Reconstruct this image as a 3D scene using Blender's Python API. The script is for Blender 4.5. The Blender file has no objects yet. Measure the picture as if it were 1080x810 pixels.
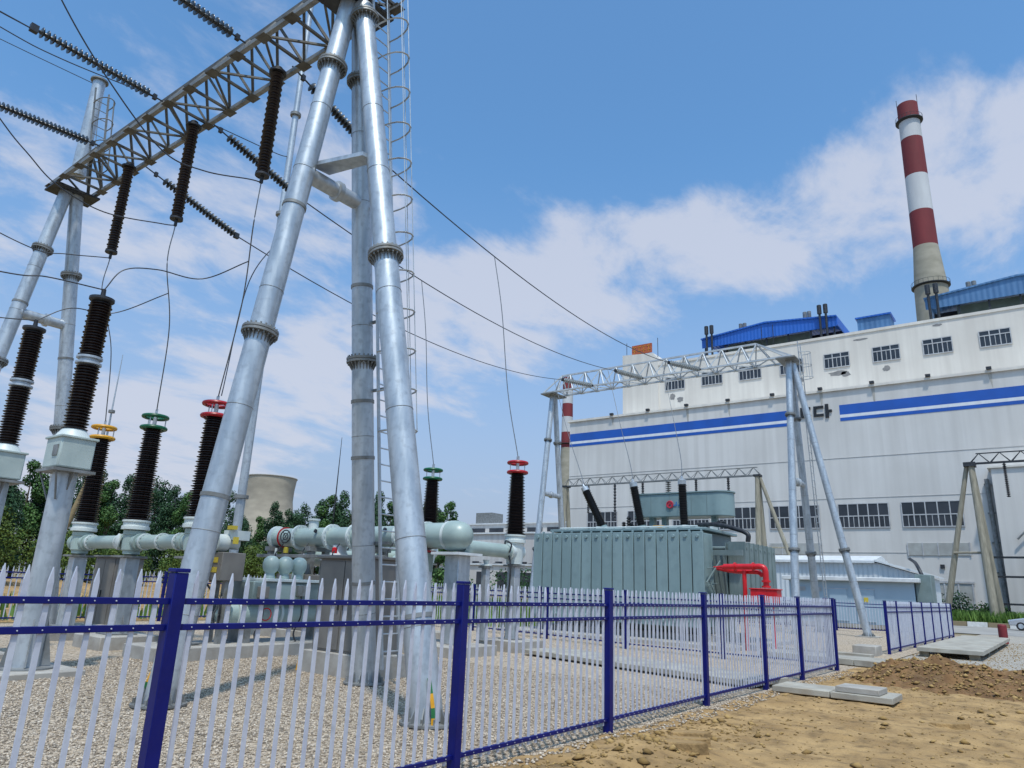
import bpy, math, random
import numpy as np
from mathutils import Vector, Matrix
R = math.radians
random.seed(7); rng = np.random.default_rng(7)
sc = bpy.context.scene
col = sc.collection
PI = math.pi

# ------------------------------------------------------------------ materials
def nodes_of(m):
    m.use_nodes = True
    nt = m.node_tree
    return nt, nt.nodes, nt.links, nt.nodes['Principled BSDF']

def mat(name, c1, c2=None, scale=3.0, rough=0.6, metal=0.0, bump=0.0, bscale=None, detail=6.0, stretch=None,
        lo=0.35, hi=0.65, rough2=None, spec=0.5, coat=0.0, c3=None, s3=40.0, a3=0.4):
    m = bpy.data.materials.new(name)
    nt, N, L, p = nodes_of(m)
    p.inputs['Roughness'].default_value = rough
    p.inputs['Metallic'].default_value = metal
    p.inputs['Specular IOR Level'].default_value = spec
    p.inputs['Coat Weight'].default_value = coat
    c2 = c2 or tuple(min(1, v * 0.86) for v in c1)
    tc = N.new('ShaderNodeTexCoord')
    src = tc.outputs['Object']
    if stretch:
        mp = N.new('ShaderNodeMapping'); mp.inputs['Scale'].default_value = stretch
        L.new(src, mp.inputs['Vector']); src = mp.outputs['Vector']
    n = N.new('ShaderNodeTexNoise'); n.inputs['Scale'].default_value = scale; n.inputs['Detail'].default_value = detail
    L.new(src, n.inputs['Vector'])
    cr = N.new('ShaderNodeValToRGB')
    cr.color_ramp.elements[0].position = lo; cr.color_ramp.elements[1].position = hi
    cr.color_ramp.elements[0].color = (*c2, 1); cr.color_ramp.elements[1].color = (*c1, 1)
    L.new(n.outputs['Fac'], cr.inputs['Fac'])
    out = cr.outputs['Color']
    if c3:
        n3 = N.new('ShaderNodeTexNoise'); n3.inputs['Scale'].default_value = s3; n3.inputs['Detail'].default_value = 4
        L.new(tc.outputs['Object'], n3.inputs['Vector'])
        r3 = N.new('ShaderNodeMapRange'); r3.inputs[1].default_value = .5; r3.inputs[2].default_value = .72
        r3.inputs[4].default_value = a3
        L.new(n3.outputs['Fac'], r3.inputs[0])
        mx = N.new('ShaderNodeMixRGB'); mx.inputs[2].default_value = (*c3, 1)
        L.new(r3.outputs[0], mx.inputs[0]); L.new(out, mx.inputs[1]); out = mx.outputs[0]
    L.new(out, p.inputs['Base Color'])
    if rough2 is not None:
        mr = N.new('ShaderNodeMapRange'); mr.inputs[3].default_value = rough; mr.inputs[4].default_value = rough2
        L.new(n.outputs['Fac'], mr.inputs[0]); L.new(mr.outputs[0], p.inputs['Roughness'])
    if bump:
        nb = N.new('ShaderNodeTexNoise'); nb.inputs['Scale'].default_value = bscale or scale * 6; nb.inputs['Detail'].default_value = 5
        L.new(tc.outputs['Object'], nb.inputs['Vector'])
        b = N.new('ShaderNodeBump'); b.inputs['Strength'].default_value = bump; b.inputs['Distance'].default_value = 0.02
        L.new(nb.outputs['Fac'], b.inputs['Height']); L.new(b.outputs['Normal'], p.inputs['Normal'])
    return m

def clad_mat(name, c1, c2, pitch, axis='X', depth=0.6, streak=0.35, rough=0.6):
    """sheet cladding: fine vertical ribs as bump, rain streaks and grime as colour"""
    m = bpy.data.materials.new(name)
    nt, N, L, p = nodes_of(m)
    p.inputs['Roughness'].default_value = rough
    tc = N.new('ShaderNodeTexCoord')
    mp = N.new('ShaderNodeMapping'); mp.inputs['Scale'].default_value = (1.6, 1.6, 0.06)
    L.new(tc.outputs['Object'], mp.inputs['Vector'])
    n = N.new('ShaderNodeTexNoise'); n.inputs['Scale'].default_value = .8; n.inputs['Detail'].default_value = 7
    L.new(mp.outputs['Vector'], n.inputs['Vector'])
    n2 = N.new('ShaderNodeTexNoise'); n2.inputs['Scale'].default_value = .12; n2.inputs['Detail'].default_value = 5
    L.new(tc.outputs['Object'], n2.inputs['Vector'])
    mm = N.new('ShaderNodeMath'); mm.operation = 'MULTIPLY'
    L.new(n.outputs['Fac'], mm.inputs[0]); L.new(n2.outputs['Fac'], mm.inputs[1])
    mr = N.new('ShaderNodeMapRange'); mr.inputs[1].default_value = .16; mr.inputs[2].default_value = .36
    mr.inputs[3].default_value = streak; mr.inputs[4].default_value = 0
    L.new(mm.outputs[0], mr.inputs[0])
    mx = N.new('ShaderNodeMixRGB'); mx.inputs[1].default_value = (*c1, 1); mx.inputs[2].default_value = (*c2, 1)
    L.new(mr.outputs[0], mx.inputs[0]); L.new(mx.outputs[0], p.inputs['Base Color'])
    sx = N.new('ShaderNodeSeparateXYZ'); L.new(tc.outputs['Object'], sx.inputs[0])
    k = N.new('ShaderNodeMath'); k.operation = 'MULTIPLY'; k.inputs[1].default_value = 2 * PI / pitch
    L.new(sx.outputs[axis], k.inputs[0])
    s = N.new('ShaderNodeMath'); s.operation = 'SINE'; L.new(k.outputs[0], s.inputs[0])
    b = N.new('ShaderNodeBump'); b.inputs['Strength'].default_value = depth; b.inputs['Distance'].default_value = 0.03
    L.new(s.outputs[0], b.inputs['Height']); L.new(b.outputs['Normal'], p.inputs['Normal'])
    return m

def leaf_mat(name, dark, light):
    m = bpy.data.materials.new(name)
    nt, N, L, p = nodes_of(m)
    g = N.new('ShaderNodeNewGeometry')
    tc = N.new('ShaderNodeTexCoord')
    n = N.new('ShaderNodeTexNoise'); n.inputs['Scale'].default_value = .9; n.inputs['Detail'].default_value = 3
    L.new(tc.outputs['Object'], n.inputs['Vector'])
    ad = N.new('ShaderNodeMath'); ad.operation = 'ADD'
    L.new(g.outputs['Random Per Island'], ad.inputs[0]); L.new(n.outputs['Fac'], ad.inputs[1])
    mr = N.new('ShaderNodeMapRange'); mr.inputs[1].default_value = .4; mr.inputs[2].default_value = 1.5
    L.new(ad.outputs[0], mr.inputs[0])
    mx = N.new('ShaderNodeMixRGB'); mx.inputs[1].default_value = (*dark, 1); mx.inputs[2].default_value = (*light, 1)
    L.new(mr.outputs[0], mx.inputs[0]); L.new(mx.outputs[0], p.inputs['Base Color'])
    p.inputs['Roughness'].default_value = .6; p.inputs['Specular IOR Level'].default_value = .25
    return m

def stone_mat(name, cols, rough=.85):
    m = bpy.data.materials.new(name)
    nt, N, L, p = nodes_of(m)
    g = N.new('ShaderNodeNewGeometry')
    cr = N.new('ShaderNodeValToRGB'); e = cr.color_ramp.elements
    while len(e) < len(cols): e.new(.5)
    for i, c in enumerate(cols):
        e[i].position = i / (len(cols) - 1); e[i].color = (*c, 1)
    L.new(g.outputs['Random Per Island'], cr.inputs['Fac']); L.new(cr.outputs['Color'], p.inputs['Base Color'])
    p.inputs['Roughness'].default_value = rough; p.inputs['Specular IOR Level'].default_value = .3
    return m

def gravel_mat(name, cols, scale, stain):
    m = bpy.data.materials.new(name)
    nt, N, L, p = nodes_of(m)
    tc = N.new('ShaderNodeTexCoord')
    v = N.new('ShaderNodeTexVoronoi'); v.inputs['Scale'].default_value = scale
    L.new(tc.outputs['Object'], v.inputs['Vector'])
    sx = N.new('ShaderNodeSeparateColor'); L.new(v.outputs['Color'], sx.inputs[0])
    cr = N.new('ShaderNodeValToRGB'); e = cr.color_ramp.elements
    while len(e) < len(cols): e.new(.5)
    for i, c in enumerate(cols):
        e[i].position = i / (len(cols) - 1); e[i].color = (*c, 1)
    L.new(sx.outputs[0], cr.inputs['Fac'])
    n = N.new('ShaderNodeTexNoise'); n.inputs['Scale'].default_value = .35; n.inputs['Detail'].default_value = 6
    L.new(tc.outputs['Object'], n.inputs['Vector'])
    mr = N.new('ShaderNodeMapRange'); mr.inputs[1].default_value = .42; mr.inputs[2].default_value = .7; mr.inputs[4].default_value = .55
    L.new(n.outputs['Fac'], mr.inputs[0])
    mx = N.new('ShaderNodeMixRGB'); mx.inputs[2].default_value = (*stain, 1)
    L.new(mr.outputs[0], mx.inputs[0]); L.new(cr.outputs['Color'], mx.inputs[1])
    L.new(mx.outputs[0], p.inputs['Base Color'])
    b = N.new('ShaderNodeBump'); b.invert = True; b.inputs['Strength'].default_value = .9; b.inputs['Distance'].default_value = .03
    L.new(v.outputs['Distance'], b.inputs['Height']); L.new(b.outputs['Normal'], p.inputs['Normal'])
    p.inputs['Roughness'].default_value = .9; p.inputs['Specular IOR Level'].default_value = .2
    return m

M = {}
M['galv'] = mat('galvanised_steel', (.55, .59, .62), (.38, .42, .455), 2.2, .30, .5, stretch=(3, 3, .5), rough2=.5, c3=(.27, .29, .31), s3=9, a3=.5, bump=.06, bscale=9)
M['galv_dull'] = mat('weathered_galvanised_steel', (.27, .28, .28), (.17, .175, .17), 3, .55, .3, c3=(.13, .115, .09), s3=9, a3=.5)
M['galv_far'] = mat('galvanised_truss', (.55, .58, .6), (.42, .45, .47), 3, .5, .25)
M['truss'] = mat('truss_steel_painted_shade', (.13, .125, .11), (.075, .07, .06), 3, .6, .2, c3=(.06, .045, .03), s3=9, a3=.5)  # steel darkened to put the beam's underside shade into its colour
M['dark_steel'] = mat('dark_steel', (.06, .065, .07), (.035, .035, .04), 6, .5, .5)
M['blue'] = mat('navy_fence_paint', (.002, .0065, .145), (.0015, .0045, .105), 4, .45, spec=.3, bump=.03, bscale=40, c3=(.010, .012, .13), s3=22, a3=.3)
M['picket'] = mat('pale_picket_paint', (.57, .59, .66), (.47, .49, .58), 3, .42, c3=(.28, .30, .34), s3=14, a3=.35)
M['grey_green'] = mat('switchgear_paint', (.36, .45, .42), (.28, .36, .34), 1.6, .38, c3=(.34, .40, .38), s3=6, a3=.35)
M['grey_white'] = mat('pale_flange_paint', (.62, .67, .65), (.5, .56, .55), 3, .45)
M['xf'] = mat('transformer_paint', (.23, .32, .33), (.185, .265, .275), .8, .45, stretch=(2, 2, .3), c3=(.12, .17, .18), s3=3, a3=.3)
M['xf_grey'] = mat('transformer_grey_paint', (.19, .25, .25), (.13, .18, .18), 1.5, .5)
M['cab'] = mat('control_cabinet_paint', (.20, .19, .17), (.15, .14, .13), 2, .5)
M['box_grey'] = mat('instrument_box_paint', (.46, .53, .50), (.38, .45, .43), 3, .45)
M['porcelain'] = mat('brown_porcelain', (.022, .012, .010), (.014, .008, .007), 4, .32, spec=.4)
M['black_rubber'] = mat('black_insulator', (.012, .012, .014), (.02, .018, .018), 4, .45)
M['disc'] = mat('disc_insulator', (.05, .055, .055), (.03, .03, .03), 4, .3)
M['disc_grey'] = mat('grey_disc_insulator', (.38, .40, .40), (.28, .3, .3), 4, .4)
M['red'] = mat('red_paint', (.45, .012, .018), (.36, .01, .014), 5, .35)
M['hydrant_red'] = mat('bright_red_paint', (.62, .012, .02), (.5, .01, .015), 5, .35)
M['dull_red'] = mat('faded_red_paint', (.22, .02, .025), (.15, .015, .02), 8, .6)
M['green'] = mat('green_paint', (.008, .13, .05), (.006, .10, .04), 5, .35)
M['yellow'] = mat('yellow_paint', (.75, .38, .02), (.62, .3, .015), 5, .4)
M['tape_green'] = mat('strap_green', (.02, .16, .05), None, 5, .5)
M['wire'] = mat('aluminium_conductor', (.20, .21, .22), (.14, .15, .16), 8, .5, .6)
M['wire_dark'] = mat('dark_conductor', (.05, .055, .07), (.035, .04, .05), 8, .5, .3)
M['concrete'] = mat('concrete', (.42, .40, .36), (.30, .28, .25), 2.2, .85, bump=.25, bscale=30, c3=(.25, .21, .16), s3=3.5, a3=.5)
M['slab'] = mat('cover_slab_concrete', (.42, .40, .34), (.29, .27, .23), 1.8, .85, bump=.2, bscale=35, c3=(.32, .26, .18), s3=2.5, a3=.5)
M['old_concrete'] = mat('old_concrete_pole', (.33, .30, .23), (.22, .20, .15), 2, .9, stretch=(4, 4, .4), bump=.3, bscale=12)
M['wall_low'] = clad_mat('lower_cladding', (.66, .64, .61), (.47, .45, .42), .9, 'X', .10, .5)
M['wall_up'] = clad_mat('upper_render', (.74, .70, .63), (.50, .46, .41), 1.2, 'X', .02, .5)
M['wall_hall'] = clad_mat('hall_wall', (.62, .60, .57), (.42, .36, .32), 1.2, 'X', .1, .5)
M['shed'] = clad_mat('white_corrugated_sheet', (.60, .64, .66), (.42, .46, .48), .35, 'X', 1.0, .3)
M['cabin'] = clad_mat('blue_cabin_panel', (.34, .45, .54), (.26, .36, .44), .9, 'X', .12, .3)
M['roof_white'] = mat('white_roof_sheet', (.68, .70, .70), (.55, .57, .58), 2, .5)
M['roof_blue'] = clad_mat('blue_roof_sheet', (.018, .13, .55), (.015, .09, .38), .5, 'X', .7, .5, .45)
M['roof_blue_pale'] = clad_mat('faded_blue_sheet', (.10, .24, .46), (.05, .13, .28), .6, 'X', .8, .7, .5)
M['stripe'] = mat('blue_stripe_paint', (.012, .10, .46), (.012, .085, .38), .5, .5)
M['stripe_white'] = mat('white_stripe_paint', (.75, .77, .8), None, 1, .5)
M['letter'] = mat('black_letter', (.012, .013, .016), None, 2, .5)
M['glass'] = mat('dark_window_glass', (.018, .022, .028), (.035, .04, .05), .5, .18, spec=.6)
M['frame'] = mat('white_window_frame', (.50, .51, .52), (.4, .4, .41), 2, .5)
M['louvre'] = mat('pale_louvre', (.42, .43, .41), (.33, .33, .31), 1, .6)
M['patch'] = mat('bare_render', (.20, .20, .20), (.27, .26, .25), 1.5, .9)
M['stain'] = mat('rain_stain', (.44, .42, .38), (.36, .34, .30), 1, .8)
M['seam'] = mat('seam_strip', (.50, .49, .47), None, 1, .7)
M['green_wall'] = mat('mossy_panel', (.17, .24, .22), (.10, .14, .13), .6, .7)
M['orange'] = mat('rust_orange_sign', (.48, .12, .04), (.34, .08, .03), 2, .6)
M['chim_red'] = mat('chimney_red', (.21, .03, .035), (.15, .022, .027), .25, .8, stretch=(1, 1, .25))
M['chim_white'] = mat('chimney_white', (.60, .61, .62), (.48, .49, .5), .25, .8, stretch=(1, 1, .2))
M['chim_conc'] = mat('chimney_concrete', (.38, .35, .28), (.29, .27, .21), .25, .9, stretch=(1, 1, 2))
M['tower'] = mat('cooling_tower_concrete', (.42, .37, .29), (.33, .29, .23), .12, .9, stretch=(1, 1, 2.5))
M['bark'] = mat('bark', (.10, .075, .05), (.06, .045, .03), 6, .9)
M['leaf_dark'] = leaf_mat('dark_green_leaves', (.016, .042, .02), (.05, .115, .045))
M['leaf_mid'] = leaf_mat('mid_green_leaves', (.03, .075, .02), (.09, .18, .045))
M['leaf_lime'] = leaf_mat('yellow_green_leaves', (.035, .065, .01), (.12, .17, .028))
M['grass'] = leaf_mat('grass_blades', (.05, .11, .018), (.14, .24, .05))
M['car'] = mat('silver_car_paint', (.55, .57, .60), (.5, .52, .55), 1, .25, .5, coat=.6)
M['tyre'] = mat('tyre_rubber', (.015, .015, .016), None, 6, .8)
M['lamp'] = mat('headlamp_lens', (.7, .72, .75), None, 3, .12)
M['kerb_white'] = mat('white_kerb_paint', (.62, .62, .6), (.5, .5, .48), 4, .7)
M['asphalt'] = mat('road_concrete', (.34, .33, .31), (.25, .245, .235), .5, .9, bump=.15, bscale=20, c3=(.22, .2, .17), s3=2, a3=.5)
M['earth_far'] = mat('far_earth', (.27, .20, .125), (.18, .15, .09), .15, .95, c3=(.12, .14, .05), s3=.4, a3=.6, bump=.3, bscale=2)
M['dirt'] = mat('sandy_soil', (.42, .27, .115), (.28, .172, .068), 1.3, .95, bump=1.0, bscale=22, detail=10, c3=(.12, .075, .03), s3=4.5, a3=.75)
M['heap'] = mat('moist_dug_soil', (.22, .118, .046), (.115, .06, .025), 2.2, .95, bump=1.0, bscale=12, detail=9, c3=(.28, .18, .08), s3=5, a3=.5)
M['clod'] = stone_mat('soil_clods', [(.20, .125, .045), (.30, .19, .07), (.40, .265, .105), (.26, .16, .06)], .95)
GC = [(.27, .21, .15), (.19, .155, .12), (.43, .345, .25), (.56, .465, .355), (.38, .33, .27), (.50, .395, .28), (.62, .54, .44), (.33, .26, .19), (.22, .19, .155)]
M['gravel'] = gravel_mat('yard_gravel', GC, 24, (.45, .355, .25))
M['gravel_side'] = gravel_mat('grey_gravel', [(.26, .24, .21), (.36, .335, .29), (.46, .42, .36), (.32, .29, .25)], 22, (.38, .33, .26))
M['stones'] = stone_mat('gravel_stones', GC)
M['rope'] = mat('worn_timber', (.30, .23, .12), (.2, .15, .08), 3, .9)
M['logo_red'] = mat('logo_red', (.5, .03, .06), None, 3, .5)
M['logo_blue'] = mat('logo_blue', (.05, .2, .5), None, 3, .5)
M['label_yellow'] = mat('yellow_label', (.62, .48, .05), None, 5, .6)
M['label_orange'] = mat('orange_label', (.65, .25, .03), None, 5, .6)

# ------------------------------------------------------------------ mesh helpers
ORG = {}
class MB:
    def __init__(s): s.v = []; s.f = []
    def add(s, vs, fs):
        o = len(s.v); s.v += [tuple(v) for v in vs]; s.f += [tuple(i + o for i in f) for f in fs]; return s
    def box(s, lo, hi):
        x0, y0, z0 = lo; x1, y1, z1 = hi
        return s.add([(x0, y0, z0), (x1, y0, z0), (x1, y1, z0), (x0, y1, z0), (x0, y0, z1), (x1, y0, z1), (x1, y1, z1), (x0, y1, z1)],
                     [(0, 3, 2, 1), (4, 5, 6, 7), (0, 1, 5, 4), (1, 2, 6, 5), (2, 3, 7, 6), (3, 0, 4, 7)])
    def cbox(s, c, d): return s.box([c[i] - d[i] / 2 for i in range(3)], [c[i] + d[i] / 2 for i in range(3)])
    def _frame(s, d):
        d = Vector(d).normalized(); u = Vector((0, 0, 1)) if abs(d.z) < .95 else Vector((1, 0, 0))
        a = d.cross(u).normalized(); b = a.cross(d).normalized(); return a, b
    def tube(s, p0, p1, r0, r1=None, n=16, caps=True):
        r1 = r0 if r1 is None else r1
        p0, p1 = Vector(p0), Vector(p1); a, b = s._frame(p1 - p0)
        vs = []
        for p, r in ((p0, r0), (p1, r1)):
            for k in range(n):
                t = 2 * PI * k / n + PI / n
                vs.append(p + a * (r * math.cos(t)) + b * (r * math.sin(t)))
        fs = [(k, (k + 1) % n, n + (k + 1) % n, n + k) for k in range(n)]
        if caps: fs += [tuple(range(n))[::-1], tuple(range(n, 2 * n))]
        return s.add(vs, [f[::-1] for f in fs])
    def bar(s, p0, p1, w): return s.tube(p0, p1, w * .7071, n=4)
    def lathe(s, prof, base, axis=(0, 0, 1), n=20):
        base = Vector(base); ax = Vector(axis).normalized(); a, b = s._frame(ax)
        vs = []; m = len(prof)
        for r, h in prof:
            for k in range(n):
                t = 2 * PI * k / n
                vs.append(base + ax * h + a * (r * math.cos(t)) + b * (r * math.sin(t)))
        fs = []
        for j in range(m - 1):
            for k in range(n):
                fs.append((j * n + k, j * n + (k + 1) % n, (j + 1) * n + (k + 1) % n, (j + 1) * n + k)[::-1])
        fs += [tuple(range(n)), tuple(range((m - 1) * n, m * n))[::-1]]
        return s.add(vs, fs)
    def torus(s, c, axis, rad, r, n=28, k=8):
        c = Vector(c); ax = Vector(axis).normalized(); a, b = s._frame(ax); vs = []; fs = []
        for i in range(n):
            t = 2 * PI * i / n; e = a * math.cos(t) + b * math.sin(t)
            for j in range(k):
                q = 2 * PI * j / k; vs.append(c + e * (rad + r * math.cos(q)) + ax * (r * math.sin(q)))
        for i in range(n):
            for j in range(k):
                fs.append((i * k + j, i * k + (j + 1) % k, ((i + 1) % n) * k + (j + 1) % k, ((i + 1) % n) * k + j))
        return s.add(vs, fs)
    def sweep(s, pts, r, n=6):
        pts = [Vector(p) for p in pts]; vs = []; fs = []
        for i, p in enumerate(pts):
            d = (pts[min(i + 1, len(pts) - 1)] - pts[max(i - 1, 0)]); a, b = s._frame(d)
            for k in range(n):
                t = 2 * PI * k / n; vs.append(p + a * (r * math.cos(t)) + b * (r * math.sin(t)))
        for i in range(len(pts) - 1):
            for k in range(n): fs.append((i * n + k, i * n + (k + 1) % n, (i + 1) * n + (k + 1) % n, (i + 1) * n + k)[::-1])
        fs += [tuple(range(n)), tuple(range((len(pts) - 1) * n, len(pts) * n))[::-1]]
        return s.add(vs, fs)
    def prism(s, poly, y0, y1):
        """polygon in XZ extruded along Y"""
        n = len(poly)
        vs = [(x, y0, z) for x, z in poly] + [(x, y1, z) for x, z in poly]
        fs = [tuple(range(n)), tuple(range(n, 2 * n))[::-1]] + [(k, n + k, n + (k + 1) % n, (k + 1) % n) for k in range(n)]
        return s.add(vs, fs)
    def prism_x(s, poly, x0, x1):
        n = len(poly)
        vs = [(x0, y, z) for y, z in poly] + [(x1, y, z) for y, z in poly]
        fs = [tuple(range(n))[::-1], tuple(range(n, 2 * n))] + [(k, (k + 1) % n, n + (k + 1) % n, n + k) for k in range(n)]
        return s.add(vs, fs)
    def build(s, name, m, parent=None, org=None, smooth=True, bevel=0.0):
        if parent is not None: org = ORG[parent.name]
        org = Vector(org) if org is not None else Vector((0, 0, 0))
        me = bpy.data.meshes.new(name)
        me.from_pydata([tuple(Vector(v) - org) for v in s.v], [], s.f)
        me.materials.append(M[m] if isinstance(m, str) else m)
        me.validate()
        if smooth:
            me.polygons.foreach_set('use_smooth', [True] * len(me.polygons))
            me.set_sharp_from_angle(angle=R(38))
        o = bpy.data.objects.new(name, me); col.objects.link(o)
        if parent is not None: o.parent = parent
        else: o.location = org
        ORG[o.name] = org
        if bevel:
            b = o.modifiers.new('bevel', 'BEVEL'); b.width = bevel; b.segments = 2; b.limit_method = 'ANGLE'
        return o

def tag(o, label=None, cat=None, group=None, kind=None):
    if label: o['label'] = label
    if cat: o['category'] = cat
    if group: o['group'] = group
    if kind: o['kind'] = kind
    return o
def thing(name, loc, label, cat, group=None):
    o = bpy.data.objects.new(name, None); col.objects.link(o); o.location = loc
    o.empty_display_size = .2
    ORG[o.name] = Vector(loc); return tag(o, label, cat, group)
def struct(o): o['kind'] = 'structure'; return o
def children(o): return [c for c in bpy.data.objects if c.parent == o]
def copy_tree(o, parent=None):
    c = o.copy(); col.objects.link(c); c.parent = parent; ORG[c.name] = ORG[o.name]
    for ch in children(o): copy_tree(ch, c)
    return c
def sag(p0, p1, drop, n=24):
    p0, p1 = Vector(p0), Vector(p1)
    return [p0.lerp(p1, i / n) - Vector((0, 0, 4 * drop * (i / n) * (1 - i / n))) for i in range(n + 1)]
def spline(pts, n=10):
    P = [Vector(p) for p in pts]; P = [P[0] * 2 - P[1]] + P + [P[-1] * 2 - P[-2]]; out = []
    for i in range(1, len(P) - 2):
        for k in range(n):
            t = k / n; a, b, c, d = P[i - 1], P[i], P[i + 1], P[i + 2]
            out.append(.5 * ((2 * b) + (c - a) * t + (2 * a - 5 * b + 4 * c - d) * t * t + (3 * b - a - 3 * c + d) * t ** 3))
    out.append(P[-2]); return out
def lerp(a, b, t): return tuple(a[i] + (b[i] - a[i]) * t for i in range(3))
def wire(pts, r, label, name='conductor_wire', m='wire', cat='wire', group=None, n=6):
    mb = MB(); mb.sweep(pts, r, n)
    return tag(mb.build(name, m, org=pts[0]), label, cat, group)

# ------------------------------------------------------------------ camera, world, sun
cam = bpy.data.cameras.new('camera'); co = bpy.data.objects.new('camera', cam); col.objects.link(co)
cam.sensor_width = 36; cam.lens = 36 * 750.91 / 1080; cam.clip_end = 4000; cam.clip_start = .05
yaw, pit, rol = .650926, .276501, -.0406026
fw = Vector((-math.sin(yaw) * math.cos(pit), math.cos(yaw) * math.cos(pit), math.sin(pit)))
rt = Vector((math.cos(yaw), math.sin(yaw), 0)); dn = fw.cross(rt)
cx = math.cos(rol) * rt + math.sin(rol) * dn; cy = -math.sin(rol) * rt + math.cos(rol) * dn
mw = Matrix((( cx.x, -cy.x, -fw.x, 0), (cx.y, -cy.y, -fw.y, 0), (cx.z, -cy.z, -fw.z, 1.8), (0, 0, 0, 1)))
co.matrix_world = mw; sc.camera = co

SUN_EL = R(66); SUN_DIR = Vector((.66, -.75, 0)).normalized() * math.cos(SUN_EL) + Vector((0, 0, math.sin(SUN_EL)))
sl = bpy.data.lights.new('sun', 'SUN'); so = bpy.data.objects.new('sun', sl); col.objects.link(so)
sl.energy = 3.1; sl.angle = R(2.5); sl.color = (1, .955, .88)
so.rotation_euler = SUN_DIR.to_track_quat('Z', 'Y').to_euler(); so.location = (0, 0, 60)

w = bpy.data.worlds.new('World'); sc.world = w; w.use_nodes = True
nt = w.node_tree; N = nt.nodes; L = nt.links
bg = N['Background']; bg.inputs['Strength'].default_value = .12
sky = N.new('ShaderNodeTexSky'); sky.sky_type = 'NISHITA'; sky.sun_disc = False
sky.sun_elevation = SUN_EL; sky.sun_rotation = math.atan2(SUN_DIR.x, SUN_DIR.y)
sky.air_density = 1.1; sky.dust_density = 1.6; sky.ozone_density = 2.2
tc = N.new('ShaderNodeTexCoord')
sep = N.new('ShaderNodeSeparateXYZ'); L.new(tc.outputs['Generated'], sep.inputs[0])
def mth(op, a, b=None, clamp=False):
    n = N.new('ShaderNodeMath'); n.operation = op; n.use_clamp = clamp
    for i, x in enumerate((a, b)):
        if x is None: continue
        if isinstance(x, (int, float)): n.inputs[i].default_value = x
        else: L.new(x, n.inputs[i])
    return n.outputs[0]
zc = mth('ADD', mth('MAXIMUM', sep.outputs['Z'], 0.0), .16)
cxn = mth('DIVIDE', sep.outputs['X'], zc); cyn = mth('DIVIDE', sep.outputs['Y'], zc)
cmb = N.new('ShaderNodeCombineXYZ'); L.new(cxn, cmb.inputs[0]); L.new(cyn, cmb.inputs[1])
def cloud_noise(scale, detail, rough, off, dist=0.0):
    mp = N.new('ShaderNodeMapping'); mp.inputs['Location'].default_value = off
    mp.inputs['Rotation'].default_value = (0, 0, R(25)); mp.inputs['Scale'].default_value = (1, .62, 1)
    L.new(cmb.outputs[0], mp.inputs['Vector'])
    n = N.new('ShaderNodeTexNoise'); n.inputs['Scale'].default_value = scale; n.inputs['Detail'].default_value = detail
    n.inputs['Roughness'].default_value = rough; n.inputs['Distortion'].default_value = dist
    L.new(mp.outputs[0], n.inputs['Vector']); return n.outputs['Fac']
big = cloud_noise(1.7, 6, .55, (3.1, 7.4, 0), .2)
fine = cloud_noise(5.2, 10, .62, (1.3, 2.2, 0), .25)
dens = mth('ADD', mth('MULTIPLY', mth('SUBTRACT', big, .5), .95), mth('MULTIPLY', mth('SUBTRACT', fine, .5), 1.35))
def lobe(d, cosr, amt):
    """broad weather: more or less cloud round a direction of the sky"""
    v = N.new('ShaderNodeVectorMath'); v.operation = 'DOT_PRODUCT'; L.new(tc.outputs['Generated'], v.inputs[0])
    v.inputs[1].default_value = Vector(d).normalized()
    mr = N.new('ShaderNodeMapRange'); mr.interpolation_type = 'SMOOTHSTEP'
    mr.inputs[1].default_value = cosr; mr.inputs[2].default_value = 1; mr.inputs[4].default_value = amt
    L.new(v.outputs['Value'], mr.inputs[0]); return mr.outputs[0]
# a long bank of cloud lies across the sky over the building: distance from its middle line, and how far along it
def dotv(d):
    v = N.new('ShaderNodeVectorMath'); v.operation = 'DOT_PRODUCT'; L.new(tc.outputs['Generated'], v.inputs[0])
    v.inputs[1].default_value = d; return v.outputs['Value']
off = mth('ADD', dotv((.097, .493, -.865)), mth('MULTIPLY', mth('SUBTRACT', big, .5), .10))
bank = N.new('ShaderNodeMapRange'); bank.interpolation_type = 'SMOOTHSTEP'
bank.inputs[1].default_value = .135; bank.inputs[2].default_value = .03; bank.inputs[3].default_value = -.12; bank.inputs[4].default_value = .30
L.new(mth('ABSOLUTE', off), bank.inputs[0]); dens = mth('ADD', dens, bank.outputs[0])
LOBES = [((-.69, .55, .42), .86, .08), ((-.634, .626, .454), .965, .16), ((-.846, .427, .319), .95, .10), ((-.83, .228, .509), .95, .12), ((-.06, .87, .49), .965, .12),
         ((-.43, .709, .559), .985, .10), ((-.474, .595, .649), .955, -.30), ((-.25, .66, .71), .95, -.22), ((-.69, .675, .245), .96, -.10)]
for d, c, a in LOBES: dens = mth('ADD', dens, lobe(d, c, a))
cov = N.new('ShaderNodeMapRange'); cov.interpolation_type = 'SMOOTHSTEP'
cov.inputs[1].default_value = .0; cov.inputs[2].default_value = .42; cov.inputs[4].default_value = .80
L.new(dens, cov.inputs[0])
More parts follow.
